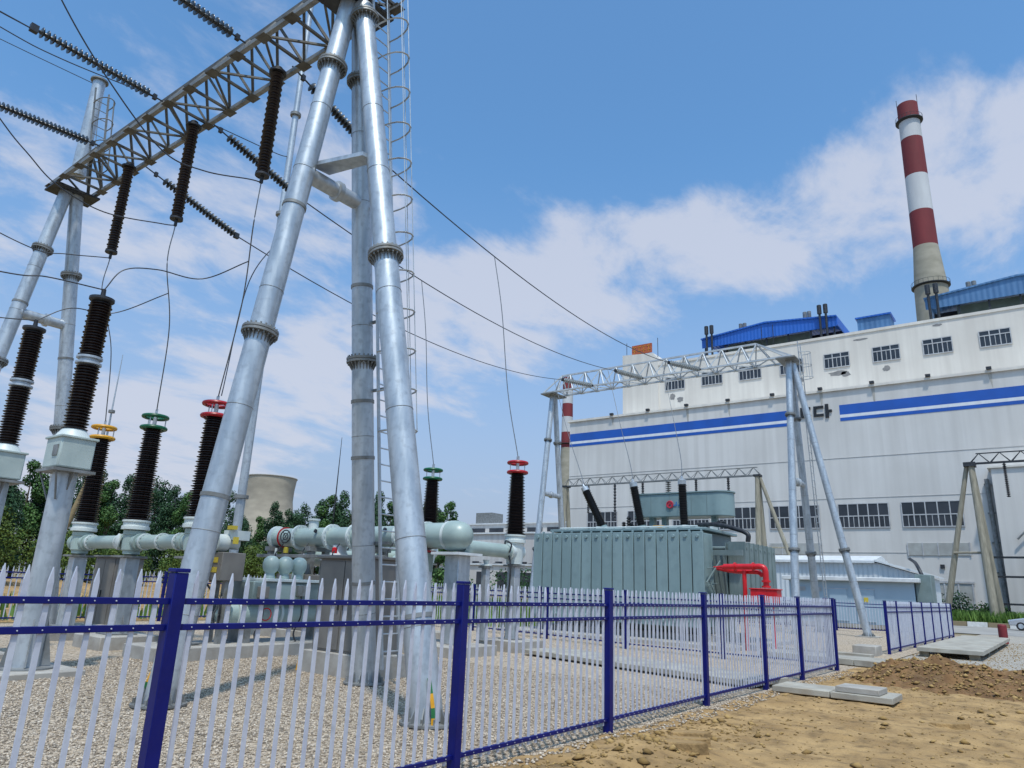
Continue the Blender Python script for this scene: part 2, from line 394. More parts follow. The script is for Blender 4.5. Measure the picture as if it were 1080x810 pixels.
# pale haze towards the horizon
hz = N.new('ShaderNodeMapRange'); hz.interpolation_type = 'SMOOTHSTEP'
hz.inputs[1].default_value = .56; hz.inputs[2].default_value = -.02; hz.inputs[3].default_value = 0; hz.inputs[4].default_value = .9
L.new(sep.outputs['Z'], hz.inputs[0])
tint = N.new('ShaderNodeMixRGB'); tint.blend_type = 'MULTIPLY'; tint.inputs[0].default_value = 1
tint.inputs[2].default_value = (.98, 1.48, 1.72, 1); L.new(sky.outputs[0], tint.inputs[1])
mh = N.new('ShaderNodeMixRGB'); L.new(hz.outputs[0], mh.inputs[0]); L.new(tint.outputs[0], mh.inputs[1])
mh.inputs[2].default_value = (3.35, 3.75, 5.15, 1)
mc = N.new('ShaderNodeMixRGB'); L.new(cov.outputs[0], mc.inputs[0]); L.new(mh.outputs[0], mc.inputs[1])
mc.inputs[2].default_value = (5.3, 5.6, 6.5, 1)
L.new(mc.outputs[0], bg.inputs['Color'])
sc.view_settings.view_transform = 'Standard'; sc.view_settings.look = 'None'
sc.view_settings.exposure = 0.0; sc.view_settings.gamma = 1
sc.cycles.max_bounces = 6; sc.cycles.use_denoising = True

# ------------------------------------------------------------------ ground
def vnoise(x, y, s, seed):
    g = np.random.default_rng(seed).random((64, 64))
    u, v = x * s + 100, y * s + 100
    i, j = np.floor(u).astype(int), np.floor(v).astype(int); fu, fv = u - i, v - j
    fu = fu * fu * (3 - 2 * fu); fv = fv * fv * (3 - 2 * fv)
    a = g[i % 64, j % 64]; b = g[(i + 1) % 64, j % 64]; c = g[i % 64, (j + 1) % 64]; d = g[(i + 1) % 64, (j + 1) % 64]
    return (a * (1 - fu) + b * fu) * (1 - fv) + (c * (1 - fu) + d * fu) * fv
def fbm(x, y, s, o, seed): return sum(vnoise(x, y, s * 2 ** k, seed + k) / 2 ** k for k in range(o)) / 2 - .5

def grid_mesh(name, xs, ys, zf, m):
    X, Y = np.meshgrid(xs, ys, indexing='ij'); Z = zf(X, Y)
    nx, ny = X.shape
    v = np.stack([X, Y, Z], -1).reshape(-1, 3)
    i = np.arange((nx - 1) * (ny - 1)); a = (i // (ny - 1)) * ny + i % (ny - 1)
    f = np.stack([a, a + ny, a + ny + 1, a + 1], -1)
    me = bpy.data.meshes.new(name); me.from_pydata(v.tolist(), [], f.tolist()); me.materials.append(M[m])
    me.polygons.foreach_set('use_smooth', [True] * len(me.polygons))
    o = bpy.data.objects.new(name, me); col.objects.link(o); return o

mb = MB(); mb.add([(-2500, -2500, -.06), (2500, -2500, -.06), (2500, 2500, -.06), (-2500, 2500, -.06)], [(0, 1, 2, 3)])
struct(mb.build('ground', 'earth_far', smooth=False))
mb = MB(); mb.add([(-27.6, -8, 0), (-4.7, -8, 0), (-4.7, 52, 0), (-27.6, 52, 0)], [(0, 1, 2, 3)])
struct(mb.build('gravel_yard', 'gravel', smooth=False))
mb = MB(); mb.add([(-4.7, 19, -.02), (12, 19, -.02), (12, 58, -.02), (-4.7, 58, -.02)], [(0, 1, 2, 3)])
struct(mb.build('gravel_path', 'gravel_side', smooth=False))
def dirt_z(x, y):
    e = .055 * fbm(x, y, .7, 5, 11) * 2 + .07 * fbm(x, y, 3.1, 3, 31) + .045 * fbm(x, y, 8.3, 2, 41)
    mound = 0
    ridge = .16 * np.exp(-((x + 3.9) / .7) ** 2) * np.clip((9.8 - y) / 2, 0, 1) * (1 + 2 * fbm(x, y, 1.2, 4, 71))
    edge = np.clip((x + 5.18 + .25 * fbm(x, y, 1.5, 3, 99)) / .3, 0, 1)
    far = np.clip((24.5 + 3 * fbm(x, y, .5, 3, 81) - y) / 1.6, 0, 1)
    rut = -.06 * np.exp(-((x + .4 + .2 * np.sin(y * .3)) / .35) ** 2)
    return (.035 + e + mound + ridge + rut) * edge - .05 * (1 - edge) - .25 * (1 - far)
def heap_z(x, y):
    n1 = fbm(x, y, 1.3, 5, 51); n2 = fbm(x, y, 4.5, 3, 61)
    q = ((x + 2.6) / 1.9) ** 2 + ((y - 20.6) / 2.2) ** 2; q2 = ((x - .6) / 2.6) ** 2 + ((y - 19.6) / 1.9) ** 2; q3 = ((x - 4.5) / 3) ** 2 + ((y - 19.8) / 2.2) ** 2
    h = .62 * np.exp(-q * 1.3) + .42 * np.exp(-q2 * 1.3) + .4 * np.exp(-q3 * 1.2)
    return dirt_z(x, y) + np.maximum(h * (1 + 1.5 * n1) + .16 * n2 + .09 * fbm(x, y, 9.5, 2, 77) - .12, -.08)
tag(grid_mesh('soil_heap', np.arange(-5.6, 8, .045), np.arange(16.3, 25, .045), heap_z, 'heap'), 'long low heap of darker dug up soil in front of the wide concrete deck', 'soil heap')
struct(grid_mesh('dirt_ground', np.arange(-5.5, 9, .05), np.arange(2, 28, .05), dirt_z, 'dirt'))
mb = MB(); mb.add([(-90, 57.5, -.012), (60, 57.5, -.012), (60, 76.6, -.012), (-90, 76.6, -.012)], [(0, 1, 2, 3)])
struct(mb.build('road', 'asphalt', smooth=False))

def scatter(name, n, xr, yr, size, m, zf, keep=None, flat=.7):
    x = rng.uniform(*xr, n); y = rng.uniform(*yr, n)
    if keep is not None:
        k = keep(x, y); x, y = x[k], y[k]
    n = len(x); s = size[0] + (size[1] - size[0]) * rng.random(n) ** 2
    base = np.array([(1, 0, 0), (.3, .95, 0), (-.8, .6, 0), (-.75, -.65, 0), (.35, -.9, 0), (.1, .05, .9), (0, 0, -.6)])
    v = base[None] * (1 + rng.uniform(-.3, .3, (n, 7, 1))) * s[:, None, None]
    a = rng.uniform(0, 2 * PI, n); ca, sa = np.cos(a)[:, None], np.sin(a)[:, None]
    vx = v[..., 0] * ca - v[..., 1] * sa; vy = v[..., 0] * sa + v[..., 1] * ca; vz = v[..., 2] * flat
    tl = rng.uniform(-.35, .35, (n, 1)); vz = vz + vx * tl
    P = np.stack([vx + x[:, None], vy + y[:, None], vz + (zf(x, y) + s * .22)[:, None]], -1).reshape(-1, 3)
    t = []
    for k in range(5): t += [(k, (k + 1) % 5, 5), ((k + 1) % 5, k, 6)]
    T = (np.array(t)[None] + (np.arange(n) * 7)[:, None, None]).reshape(-1, 3)
    me = bpy.data.meshes.new(name); me.vertices.add(len(P)); me.vertices.foreach_set('co', P.ravel())
    me.loops.add(T.size); me.loops.foreach_set('vertex_index', T.ravel().astype(np.int32))
    me.polygons.add(len(T)); me.polygons.foreach_set('loop_start', np.arange(0, T.size, 3, dtype=np.int32))
    me.polygons.foreach_set('loop_total', np.full(len(T), 3, dtype=np.int32))
    me.update(calc_edges=True); me.materials.append(M[m])
    o = bpy.data.objects.new(name, me); col.objects.link(o); return o
flatz = lambda x, y: np.zeros_like(x)
tag(scatter('gravel', 115000, (-16.5, -4.9), (1.5, 14), (.009, .025), 'stones', flatz), 'loose pale gravel covering the substation yard inside the blue fence', 'gravel', kind='stuff')
tag(scatter('roadside_gravel', 6000, (-4.8, 4), (23.5, 46), (.015, .035), 'clod', lambda x, y: -.02 + 0 * x), 'grey gravel spread between the soil heap and the road', 'gravel', kind='stuff')
ground_z = lambda x, y: np.maximum(dirt_z(x, y), np.where((x > -5.5) & (y > 16.4) & (y < 24.9), heap_z(x, y), -9))
dens_f = lambda x, y: rng.random(len(x)) < np.clip(.14 + .9 * (ground_z(x, y) > dirt_z(x, y) + .01) + .7 * np.exp(-((x + 4.1) / .55) ** 2) * (y < 11), 0, 1)
tag(scatter('dirt_clods', 60000, (-4.6, 7), (3.5, 25), (.007, .028), 'clod', ground_z, dens_f, .5), 'brown crumbs of dug up soil outside the fence', 'soil crumbs', kind='stuff')
dens_g = lambda x, y: rng.random(len(x)) < np.clip(.035 + 1.2 * (ground_z(x, y) > dirt_z(x, y) + .02) + .5 * np.exp(-((x + 4.1) / .55) ** 2) * (y < 11), 0, 1)
tag(scatter('soil_lumps', 16000, (-4.5, 7), (4, 24.5), (.015, .08), 'clod', ground_z, dens_g, .6), 'bigger lumps of dug up soil on the heap and beside the fence', 'soil lumps', kind='stuff')
tag(scatter('small_stones', 1500, (-4.95, -4.5), (6, 21), (.012, .03), 'stones', lambda x, y: dirt_z(x, y) + .005), 'gravel spilled along the foot of the blue fence', 'gravel', kind='stuff')

# flat stones lying by the fence
for i, (x, y, s, lb) in enumerate([(-4.1, 9.4, .26, 'long flat clay lump lying by the fence post, pale and broken'), (-3.85, 8.75, .22, 'tilted flat clay lump in the near soil ridge, darker underneath'),
                                   (-3.7, 8.2, .27, 'biggest flat pale clay lump at the picture\'s lower edge by the fence'), (-1.6, 13.3, .24, 'flat pale stone lying alone on the soil in front of the slabs')]):
    mb = MB(); n = 9
    pts = [(s * (1 + .3 * random.uniform(-1, 1)) * math.cos(2 * PI * k / n) * (1.4 if k % 2 else 1.25), s * .62 * (1 + .3 * random.uniform(-1, 1)) * math.sin(2 * PI * k / n)) for k in range(n)]
    z0 = float(dirt_z(np.array([x]), np.array([y]))[0])
    v = [(x + p[0], y + p[1], z0 - .05) for p in pts] + [(x + p[0] * .93, y + p[1] * .9, z0 + .055 + .09 * p[0]) for p in pts]
    mb.add(v, [tuple(range(n))[::-1], tuple(range(n, 2 * n))] + [(k, (k + 1) % n, n + (k + 1) % n, n + k) for k in range(n)])
    tag(mb.build('clay_lump', 'dirt', org=(x, y, z0), bevel=.015), lb, 'clay lump', 'flat clay lumps on the soil')

# ------------------------------------------------------------------ fences
FX = -5.05
def picket_mb(x, y, along, top=1.81, bot=.10, w=.031, t=.018, bolts=()):
    """one spear-topped picket; along = unit vector of the fence line"""
    ax, ay = along; nx, ny = -ay, ax; mb = MB()
    prof = [(-w / 2, bot), (w / 2, bot), (w / 2, top - .085), (0, top), (-w / 2, top - .085)]
    vs = []
    for sgn in (-1, 1):
        for a, z in prof: vs.append((x + ax * a + nx * t / 2 * sgn, y + ay * a + ny * t / 2 * sgn, z))
    mb.add(vs, [(0, 1, 2, 3, 4), (9, 8, 7, 6, 5)] + [(k, 5 + k, 5 + (k + 1) % 5, (k + 1) % 5) for k in range(5)])
    for z in bolts:
        for sgn in (-1, 1): mb.tube((x + nx * .012 * sgn, y + ny * .012 * sgn, z), (x + nx * .027 * sgn, y + ny * .0245 * sgn, z), .0045, n=6)
    return mb
def rail_mb(p0, p1, z, h=.042, t=.042):
    mb = MB(); d = Vector((p1[0] - p0[0], p1[1] - p0[1], 0)).normalized(); n = Vector((-d.y, d.x, 0)) * (t / 2)
    vs = []
    for p in (p0, p1):
        for s_, zz in ((1, z - h / 2), (-1, z - h / 2), (-1, z + h / 2), (1, z + h / 2)): vs.append((p[0] + n.x * s_, p[1] + n.y * s_, zz))
    mb.add(vs, [(0, 1, 2, 3), (7, 6, 5, 4), (0, 4, 5, 1), (1, 5, 6, 2), (2, 6, 7, 3), (3, 7, 4, 0)]); return mb
def fence(label, posts, spacing=.14, individual=0, rails=(1.605, 1.43, .16), post_w=.10, group='blue and white picket fences', near_first=True, base_post=0):
    root = thing('picket_fence', (posts[0][0], posts[0][1], 0), label, 'fence', group)
    rest = MB(); todo = []
    for i, p in enumerate(posts):
        mb = MB(); h = 1.83
        mb.box((p[0] - post_w / 2, p[1] - post_w / 2, -.1), (p[0] + post_w / 2, p[1] + post_w / 2, h - .03))
        mb.box((p[0] - post_w / 2 - .006, p[1] - post_w / 2 - .006, h - .028), (p[0] + post_w / 2 + .006, p[1] + post_w / 2 + .006, h))
        mb.build('post', 'blue', root, bevel=.006)
    for i in range(len(posts) - 1):
        p0, p1 = posts[i], posts[i + 1]; d = Vector((p1[0] - p0[0], p1[1] - p0[1])); Ln = d.length; d.normalize()
        a = (p0[0] + d.x * post_w * .5, p0[1] + d.y * post_w * .5); b = (p1[0] - d.x * post_w * .5, p1[1] - d.y * post_w * .5)
        for z in rails:
            r = rail_mb(a, b, z)
            r.build('rail', 'blue', root, bevel=.003)
        n = max(1, round(Ln / spacing))
        for k in range(1, n):
            t = k / n; q = (p0[0] + d.x * Ln * t, p0[1] + d.y * Ln * t)
            todo.append((q, (d.x, d.y)))
    def size_in_view(it):
        c = mw.inverted() @ Vector((it[0][0], it[0][1], 1.2)); out = c.z > 0 or abs(c.x / c.z) > .75
        return (out, c.length)
    todo.sort(key=size_in_view)
    for k, (q, dd) in enumerate(todo):
        pk = picket_mb(q[0] + random.uniform(-.004, .004), q[1] + random.uniform(-.004, .004), dd, top=1.81 + random.uniform(-.008, .008), bolts=rails if individual and k < 70 and individual > 100 - 1 and posts[0][0] == FX else ())
        if k < individual: pk.build('picket', 'picket', root, smooth=False)
        else: rest.add(pk.v, pk.f)
    if rest.v:
        o = rest.build('pickets', 'picket', root, smooth=False); o['kind'] = 'stuff'
    return root
fence('front picket fence with navy posts and rails beside the bare soil, nearest the viewer',
      [(FX, y) for y in (-.35, 2.8, 5.93, 9.02, 12.35, 15.45, 18.0, 21.2)], individual=100)
fence('picket fence running past the trench gap towards the road, pale pickets seen edge on',
      [(-5.25, y) for y in (29.6, 31.7, 35.1, 37.9, 40.8, 43.6, 46.4, 48.2)], individual=100)
fence('inner picket fence standing before the transformer and its grey radiators',
      [(-5.25, 21.35), (-8.2, 21.45), (-11.6, 21.85), (-15.4, 22.9), (-15.8, 23.0), (-19.5, 23.6), (-23.5, 24.1), (-27.6, 24.5)], spacing=.15, individual=100)
fence('rear picket fence behind the slanting brace foot, in front of the pale blue cabin',
      [(-5.3, 48.2), (-8.3, 48.2), (-11.3, 48.2), (-14.3, 48.2), (-17.3, 48.2), (-20.3, 48.2), (-23.3, 48.2), (-26.3, 48.2)], spacing=.16, individual=100)
fence('far side picket fence behind the brown insulators, with brown earth beyond it',
      [(-27.8, y) for y in (7.6, 10.8, 14.9, 18, 21.2, 24.4)], spacing=.16, individual=100)

# ------------------------------------------------------------------ insulators, bushings
def shed_profile(h, rc, rs, n, r2=None, taper=1.0):
    pr = []; p = h / n
    for i in range(n):
        k = 1 + (taper - 1) * (i / n); q = (rs if (i % 2 == 0 or r2 is None) else r2) * k; c = rc * k; z = i * p
        pr += [(c, z), (q * .97, z + p * .30), (q, z + p * .40), (q * .93, z + p * .52), (c, z + p * .72)]
    pr.append((rc * taper, h)); return pr
def bushing(x, y, z0, h, paint, label, colour_word):
    t = thing('bushing', (x, y, z0), label, 'bushing', 'bushings on the switchgear')
    MB().lathe([(.20, 0), (.33, .02), (.33, .10), (.30, .11), (.30, .20), (.33, .21), (.33, .25), (.2, .27)], (x, y, z0), n=24).build('base_flange', 'grey_white', t)
    MB().lathe(shed_profile(h - .58, .225, .32, 42, .285, .72), (x, y, z0 + .26), n=22).build('shed_insulator', 'porcelain', t)
    zt = z0 + h
    for z, nm in ((zt - .03, 'upper_ring'), (zt - .33, 'lower_ring')):
        mb = MB(); mb.torus((x, y, z), (0, 0, 1), .29, .05)
        for k in range(3):
            a = 2 * PI * k / 3 + .4; mb.tube((x, y, z), (x + .29 * math.cos(a), y + .29 * math.sin(a), z), .018, n=6)
        mb.build('corona_ring', paint, t)
    mb = MB(); mb.tube((x, y, zt - .34), (x, y, zt + .06), .05, n=10); mb.box((x - .05, y - .012, zt + .05), (x + .05, y + .012, zt + .18))
    for k in range(3):
        a = 2 * PI * k / 3 + 1.2; mb.tube((x + .26 * math.cos(a), y + .26 * math.sin(a), zt - .32), (x + .26 * math.cos(a), y + .26 * math.sin(a), zt - .04), .014, n=6)
    mb.build('terminal', 'galv', t)
    return t
LB = [(-21.55, 'yellow', 'yellow ringed brown bushing, leftmost of the three on the long pipe'), (-18.65, 'green', 'green ringed brown bushing at the middle of the left pipe'),
      (-15.75, 'red', 'red ringed brown bushing half hidden behind the nearest slanting leg')]
for x, c, lb in LB: bushing(x, 9.0, 2.78, 2.98, c, lb, c)
RB = [(-20.4, 'yellow', 'yellow ringed brown bushing mostly behind the upright ladder leg'), (-16.8, 'green', 'green ringed brown bushing rising behind the big horizontal tank'),
      (-13.2, 'red', 'red ringed brown bushing between the tall legs and the transformer')]
for x, c, lb in RB: bushing(x, 17.8, 3.05, 2.5, c, lb, c)

# left pipe with three joints
t = thing('gas_pipe', (-18.65, 9, 0), 'long pale green gas pipe carrying three bushings at the left', 'pipe')
mb = MB(); mb.tube((-21.3, 9, 2.5), (-15.9, 9, 2.5), .165, n=20)
mb.build('pipe', 'grey_green', t)
for x in (-21.55, -18.65, -15.75):
    mb = MB(); mb.lathe([(.12, -.33), (.2, -.3), (.2, -.24), (.24, -.2), (.25, 0), (.24, .16), (.26, .17), (.26, .27), (.1, .275)], (x, 9, 2.5), n=20)
    mb.lathe([(.1, -.42), (.21, -.41), (.21, -.36), (.18, -.35), (.18, .35), (.21, .36), (.21, .41), (.1, .42)], (x, 9, 2.5), (1, 0, 0), 20)
    mb.build('joint', 'grey_green', t)
for x in (-19.28, -18.02, -20.9, -16.4, -17.2):
    mb = MB(); mb.lathe([(.1, -.03), (.205, -.03), (.205, .03), (.1, .03)], (x, 9, 2.5), (1, 0, 0), 20)
    for k in range(12): a = 2 * PI * k / 12; mb.tube((x - .05, 9 + .185 * math.cos(a), 2.5 + .185 * math.sin(a)), (x + .05, 9 + .185 * math.cos(a), 2.5 + .185 * math.sin(a)), .012, n=5)
    mb.build('flange', 'grey_white', t)
mb = MB(); mb.lathe([(.05, 0), (.19, .01), (.2, .04), (.12, .09), (.02, .1)], (-18.95, 8.8, 2.5), (-.3, -1, 0), 18); mb.build('round_cover', 'grey_white', t)
def pedestal(x, y, ztop, label, w=.34, m='galv', foot=True, name='pipe_pedestal'):
    t = thing(name, (x, y, 0), label, 'pedestal', 'steel pedestals under the gas pipes')
    mb = MB(); mb.box((x - w / 2, y - w / 2, .3), (x + w / 2, y + w / 2, ztop - .05)); mb.build('column', m, t, bevel=.01)
    MB().box((x - w * .85, y - w * .85, ztop - .05), (x + w * .85, y + w * .85, ztop)).build('top_plate', 'galv_dull', t)
    mb = MB(); mb.box((x - w, y - w, .3), (x + w, y + w, .33))
    for sx in (-1, 1):
        mb.prism([(x + sx * w * .5, .33), (x + sx * w * .95, .33), (x + sx * w * .5, .75)], y - .012, y + .012)
    mb.build('foot_plate', 'galv_dull', t); return t
def plinth(x0, x1, y0, y1, h, label):
    mb = MB(); mb.box((x0, y0, -.1), (x1, y1, h))
    return tag(mb.build('concrete_plinth', 'concrete', org=((x0 + x1) / 2, (y0 + y1) / 2, 0), bevel=.02), label, 'plinth', 'concrete plinths in the gravel')
pedestal(-21.55, 9, 2.16, 'steel pedestal under the yellow ringed bushing')
pedestal(-18.65, 9, 2.16, 'steel pedestal under the left green ringed bushing')
pedestal(-15.75, 9, 2.16, 'steel pedestal under the left red ringed bushing, behind the leg')
plinth(-22.4, -20.8, 8.3, 10.4, .3, 'concrete plinth at the foot of the yellow bushing pedestal')
plinth(-19.3, -17.9, 8.3, 9.7, .3, 'concrete plinth at the foot of the left green bushing pedestal')
plinth(-16.6, -15.0, 8.2, 13.6, .28, 'long concrete plinth under the low tank and round domes')
plinth(-22.5, -12.4, 14.3, 16.1, .26, 'wide concrete plinth under the big horizontal tank')
plinth(-13.9, -12.5, 17.1, 18.5, .3, 'concrete plinth below the right red ringed bushing')
plinth(-17.5, -16.1, 17.1, 18.5, .3, 'concrete plinth below the rear green ringed bushing')
plinth(-12.45, -10.55, 9.75, 10.85, .42, 'low concrete plinth carrying the brown grey cabinet')

# control cabinet behind the upright leg
def cabinet(x0, x1, y0, y1, z0, z1, label, doors=2, name='control_cabinet'):
    t = thing(name, ((x0 + x1) / 2, (y0 + y1) / 2, z0), label, 'cabinet')
    MB().box((x0, y0, z0), (x1, y1, z1)).build('body', 'cab', t, bevel=.012)
    MB().box((x0 - .06, y0 - .08, z1), (x1 + .06, y1 + .06, z1 + .06)).build('cap', 'cab', t, bevel=.015)
    wd = (x1 - x0 - .06) / doors
    for k in range(doors):
        a = x0 + .03 + k * wd
        d = MB().box((a + .012, y0 - .022, z0 + .05), (a + wd - .012, y0 - .002, z1 - .05)).build('door', 'cab', t, bevel=.006)
        mb = MB(); hx = a + (wd - .08 if k == 0 else .08); mb.box((hx - .015, y0 - .05, (z0 + z1) / 2 - .1), (hx + .015, y0 - .024, (z0 + z1) / 2 + .1)); mb.build('handle', 'dark_steel', d)
    return t
cabinet(-12.3, -10.72, 9.85, 10.7, .42, 2.2, 'brown grey two door control cabinet standing behind the upright leg')
cabinet(-23.2, -21.9, 10.2, 11.0, .1, 2.15, 'dark grey control cabinet behind the leftmost steel column')

# earthing straps
def strap(pts, label):
    t = thing('earthing_strap', pts[0], label, 'earthing strap', 'yellow and green earthing straps')
    P = [Vector(p) for p in spline(pts, 6)]; n = len(P) - 1
    for j, (m_, nm) in enumerate((('yellow', 'yellow_band'), ('tape_green', 'green_band'))):
        mb = MB()
        for i in range(n):
            if (i // 3) % 2 == j: mb.sweep([P[i], P[i + 1]], .035, 4)
        mb.build(nm, m_, t)
strap([(-6.7, 7.42, .03), (-6.72, 7.42, .25), (-6.82, 7.42, .6)], 'bent yellow and green earthing strap at the foot of the right bracing leg')
strap([(-10.62, 5.62, .03), (-10.55, 5.65, .3), (-10.5, 5.72, .55)], 'yellow and black looking earthing strap by the foot of the nearest slanting leg')
strap([(-12.5, 9.7, .02), (-12.48, 9.74, .4), (-12.48, 9.74, .85)], 'short straight earthing strap up the cabinet plinth corner')

# ------------------------------------------------------------------ main switchgear
YT, ZT = 15.0, 3.07
t = thing('gas_switchgear', (-17, YT, 0), 'big pale green horizontal switchgear tank with a domed end', 'switchgear')
mb = MB(); mb.lathe([(.1, 0), (.34, .0), (.34, .06), (.30, .07), (.30, 6.9), (.33, 6.95), (.36, 7.0), (.36, 7.9), (.1, 7.95)], (-21.2, YT, ZT), (1, 0, 0), 28)
mb.build('main_tank', 'grey_green', t)
mb = MB(); mb.lathe([(.36, 0), (.41, .02), (.41, .1), (.40, .25), (.36, .42), (.27, .56), (.14, .63), (.01, .65)], (-13.3, YT, ZT), (1, 0, 0), 28); mb.build('end_dome', 'grey_green', t)
mb = MB(); mb.lathe([(.01, -.22), (.2, -.2), (.3, -.12), (.36, -.02), (.38, 0), (.38, .1), (.30, .12)], (-21.2, YT, ZT), (1, 0, 0), 28); mb.build('end_cover', 'grey_white', t)
for x in (-19.9, -18.3, -17.2, -15.2, -14.2, -13.35):
    mb = MB(); mb.lathe([(.2, -.045), (.40, -.045), (.40, -.006), (.385, 0), (.40, .006), (.40, .045), (.2, .045)], (x, YT, ZT), (1, 0, 0), 28)
    for k in range(16):
        a = 2 * PI * k / 16; mb.tube((x - .07, YT + .365 * math.cos(a), ZT + .365 * math.sin(a)), (x + .07, YT + .365 * math.cos(a), ZT + .365 * math.sin(a)), .014, n=5)
    mb.build('bolted_flange', 'grey_white', t)
MB().lathe([(.2, -.015), (.345, -.015), (.345, .015), (.2, .015)], (-20.7, YT, ZT), (1, 0, 0), 28).build('red_ring', 'red', t)
mb = MB(); mb.torus((-20.1, YT - .45, ZT), (.2, -1, 0), .2, .02); mb.torus((-20.1, YT - .45, ZT), (.2, -1, 0), .1, .015)
for k in range(4):
    a = PI / 4 * (2 * k + 1); mb.tube((-20.1, YT - .45, ZT), (-20.1 + .2 * math.cos(a), YT - .45, ZT + .2 * math.sin(a)), .012, n=5)
mb.build('hand_wheel', 'dark_steel', t)
mb = MB(); mb.lathe([(.02, 0), (.62, .02), (.55, .08), (.3, .16), (.22, .3), (.22, .5)], (-17.9, YT, ZT - .75), n=24); mb.build('dish_base', 'roof_white', t)
mb = MB(); mb.lathe([(.16, 0), (.16, .4)], (-19.3, YT, ZT + .15), n=16); mb.lathe([(.2, .38), (.2, .44)], (-19.3, YT, ZT + .15), n=16); mb.build('top_port', 'grey_white', t)
MB().lathe([(.1, 0), (.1, .42)], (-14.8, YT, ZT + .15), n=12).build('top_port', 'grey_white', t)
# hanging lower unit under the right end
MB().lathe([(.2, 0), (.35, 0), (.35, .05), (.2, .05)], (-14.3, YT, 2.62), n=24).build('red_ring', 'red', t)
mb = MB(); mb.lathe([(.28, 0), (.28, .5)], (-14.3, YT, 2.1), n=22); mb.lathe([(.05, 0), (.22, .05), (.24, .3), (.27, .3), (.27, .36), (.2, .36), (.2, .9)], (-14.9, YT - .5, 2.3), (1, 0, 0), 20); mb.build('lower_drum', 'grey_green', t)
d = MB().box((-14.75, YT - .75, 1.25), (-14.0, YT - .15, 2.05)).build('mechanism_box', 'cab', t, bevel=.015)
MB().box((-14.55, YT - .768, 1.78), (-14.2, YT - .752, 1.9)).build('label_plate', 'label_orange', d)
MB().box((-14.55, YT - .768, 1.42), (-14.2, YT - .752, 1.52)).build('label_plate', 'label_yellow', d)
mb = MB(); mb.box((-13.45, YT - .05, .26), (-12.95, YT + .45, 2.55)); mb.build('support_column', 'galv', t, bevel=.02)
MB().box((-13.7, YT - .35, 2.55), (-12.7, YT + .65, 2.62)).build('top_plate', 'roof_white', t)
for x in (-21.0, -18.9, -16.2):
    mb = MB()
    for dy in (-.28, .28): mb.box((x - .09, YT + dy - .09, .26), (x + .09, YT + dy + .09, 2.72))
    mb.box((x - .12, YT - .45, 2.62), (x + .12, YT + .45, 2.76))
    mb.build('support_frame', 'galv_dull', t)
mb = MB(); mb.box((-20.2, YT - .55, .26), (-17, YT + .4, 1.9)); mb.box((-16.8, YT - .35, .9), (-15.1, YT + .4, 1.75)); mb.build('lower_housing', 'cab', t, bevel=.02)
mb = MB(); mb.lathe([(.01, -.15), (.2, -.1), (.26, 0), (.26, 5.2), (.2, 5.3), (.01, 5.35)], (-20.6, YT + 1.0, 2.45), (1, 0, 0), 20); mb.build('rear_tank', 'grey_green', t)
# red phase bay in front: low tank, housing, three domes, drive box
t = thing('switchgear_bay', (-15.8, 11, 0), 'low switchgear bay with three round domes and a drive box', 'switchgear')
mb = MB(); mb.lathe([(.01, -.2), (.2, -.14), (.3, 0), (.3, 2.9), (.2, 3.05), (.01, 3.1)], (-15.8, 10.0, .92), (0, 1, 0), 24); mb.build('low_tank', 'grey_green', t)
MB().box((-16.25, 10.4, 1.2), (-15.35, 12.9, 1.68)).build('housing', 'xf_grey', t, bevel=.03)
MB().box((-15.345, 11.1, 1.28), (-15.33, 11.8, 1.62)).build('side_plate', 'grey_green', t)
MB().box((-16.3, 10.7, 1.68), (-15.3, 12.4, 1.75)).build('dome_base', 'grey_white', t, bevel=.01)
for k in range(3):
    y = 11.12 + .42 * k
    MB().lathe([(.13, 0), (.13, .05), (.11, .09), (.11, .13), (.17, .19), (.20, .28), (.205, .36), (.18, .46), (.11, .53), (.05, .55), (.01, .55)], (-15.8, y, 1.75), n=22).build('dome', 'grey_green', t)
d = MB().box((-16.15, 9.55, 1.66), (-15.45, 10.15, 2.3)).build('drive_box', 'cab', t, bevel=.015)
MB().box((-15.95, 9.535, 2.06), (-15.62, 9.548, 2.18)).build('label_plate', 'label_yellow', d)
MB().box((-15.95, 9.535, 1.84), (-15.62, 9.548, 1.96)).build('label_plate', 'label_yellow', d)
mb = MB(); mb.box((-16.1, 9.75, .28), (-15.95, 9.9, 1.66)); mb.box((-15.65, 9.75, .28), (-15.5, 9.9, 1.66)); mb.tube((-16.02, 9.82, .7), (-15.57, 9.82, 1.5), .03, n=6)
mb.build('drive_stand', 'galv_dull', t)
for y in (10.4, 12.6): MB().box((-16.15, y, .28), (-15.45, y + .15, .65)).build('tank_saddle', 'galv_dull', t)
mb = MB(); mb.lathe([(.14, 0), (.2, .02), (.2, .3), (.14, .32), (.14, .6)], (-15.8, 9.5, 2.52), (0, 1, 0), 18); mb.box((-15.95, 9.8, 2.6), (-15.55, 10.25, 2.82)); mb.build('valve_block', 'grey_white', t)
mb = MB(); mb.box((-15.5, 9.78, 2.5), (-15.45, 9.9, 2.66)); mb.box((-15.7, 9.72, 2.83), (-15.5, 9.86, 2.92)); mb.tube((-15.4, 9.85, .9), (-15.4, 9.85, 1.5), .05, n=8); mb.build('yellow_fitting', 'label_yellow', t)
mb = MB(); mb.sweep(spline([(-15.55, 9.2, 2.65), (-15.3, 9.05, 2.3), (-15.45, 9.1, 1.8), (-15.4, 9.5, 1.3)]), .025); mb.sweep(spline([(-15.8, 9.9, 1.7), (-15.5, 9.7, 1.1), (-15.6, 9.8, .6), (-15.4, 9.9, .3)]), .03); mb.build('hose', 'dark_steel', t)
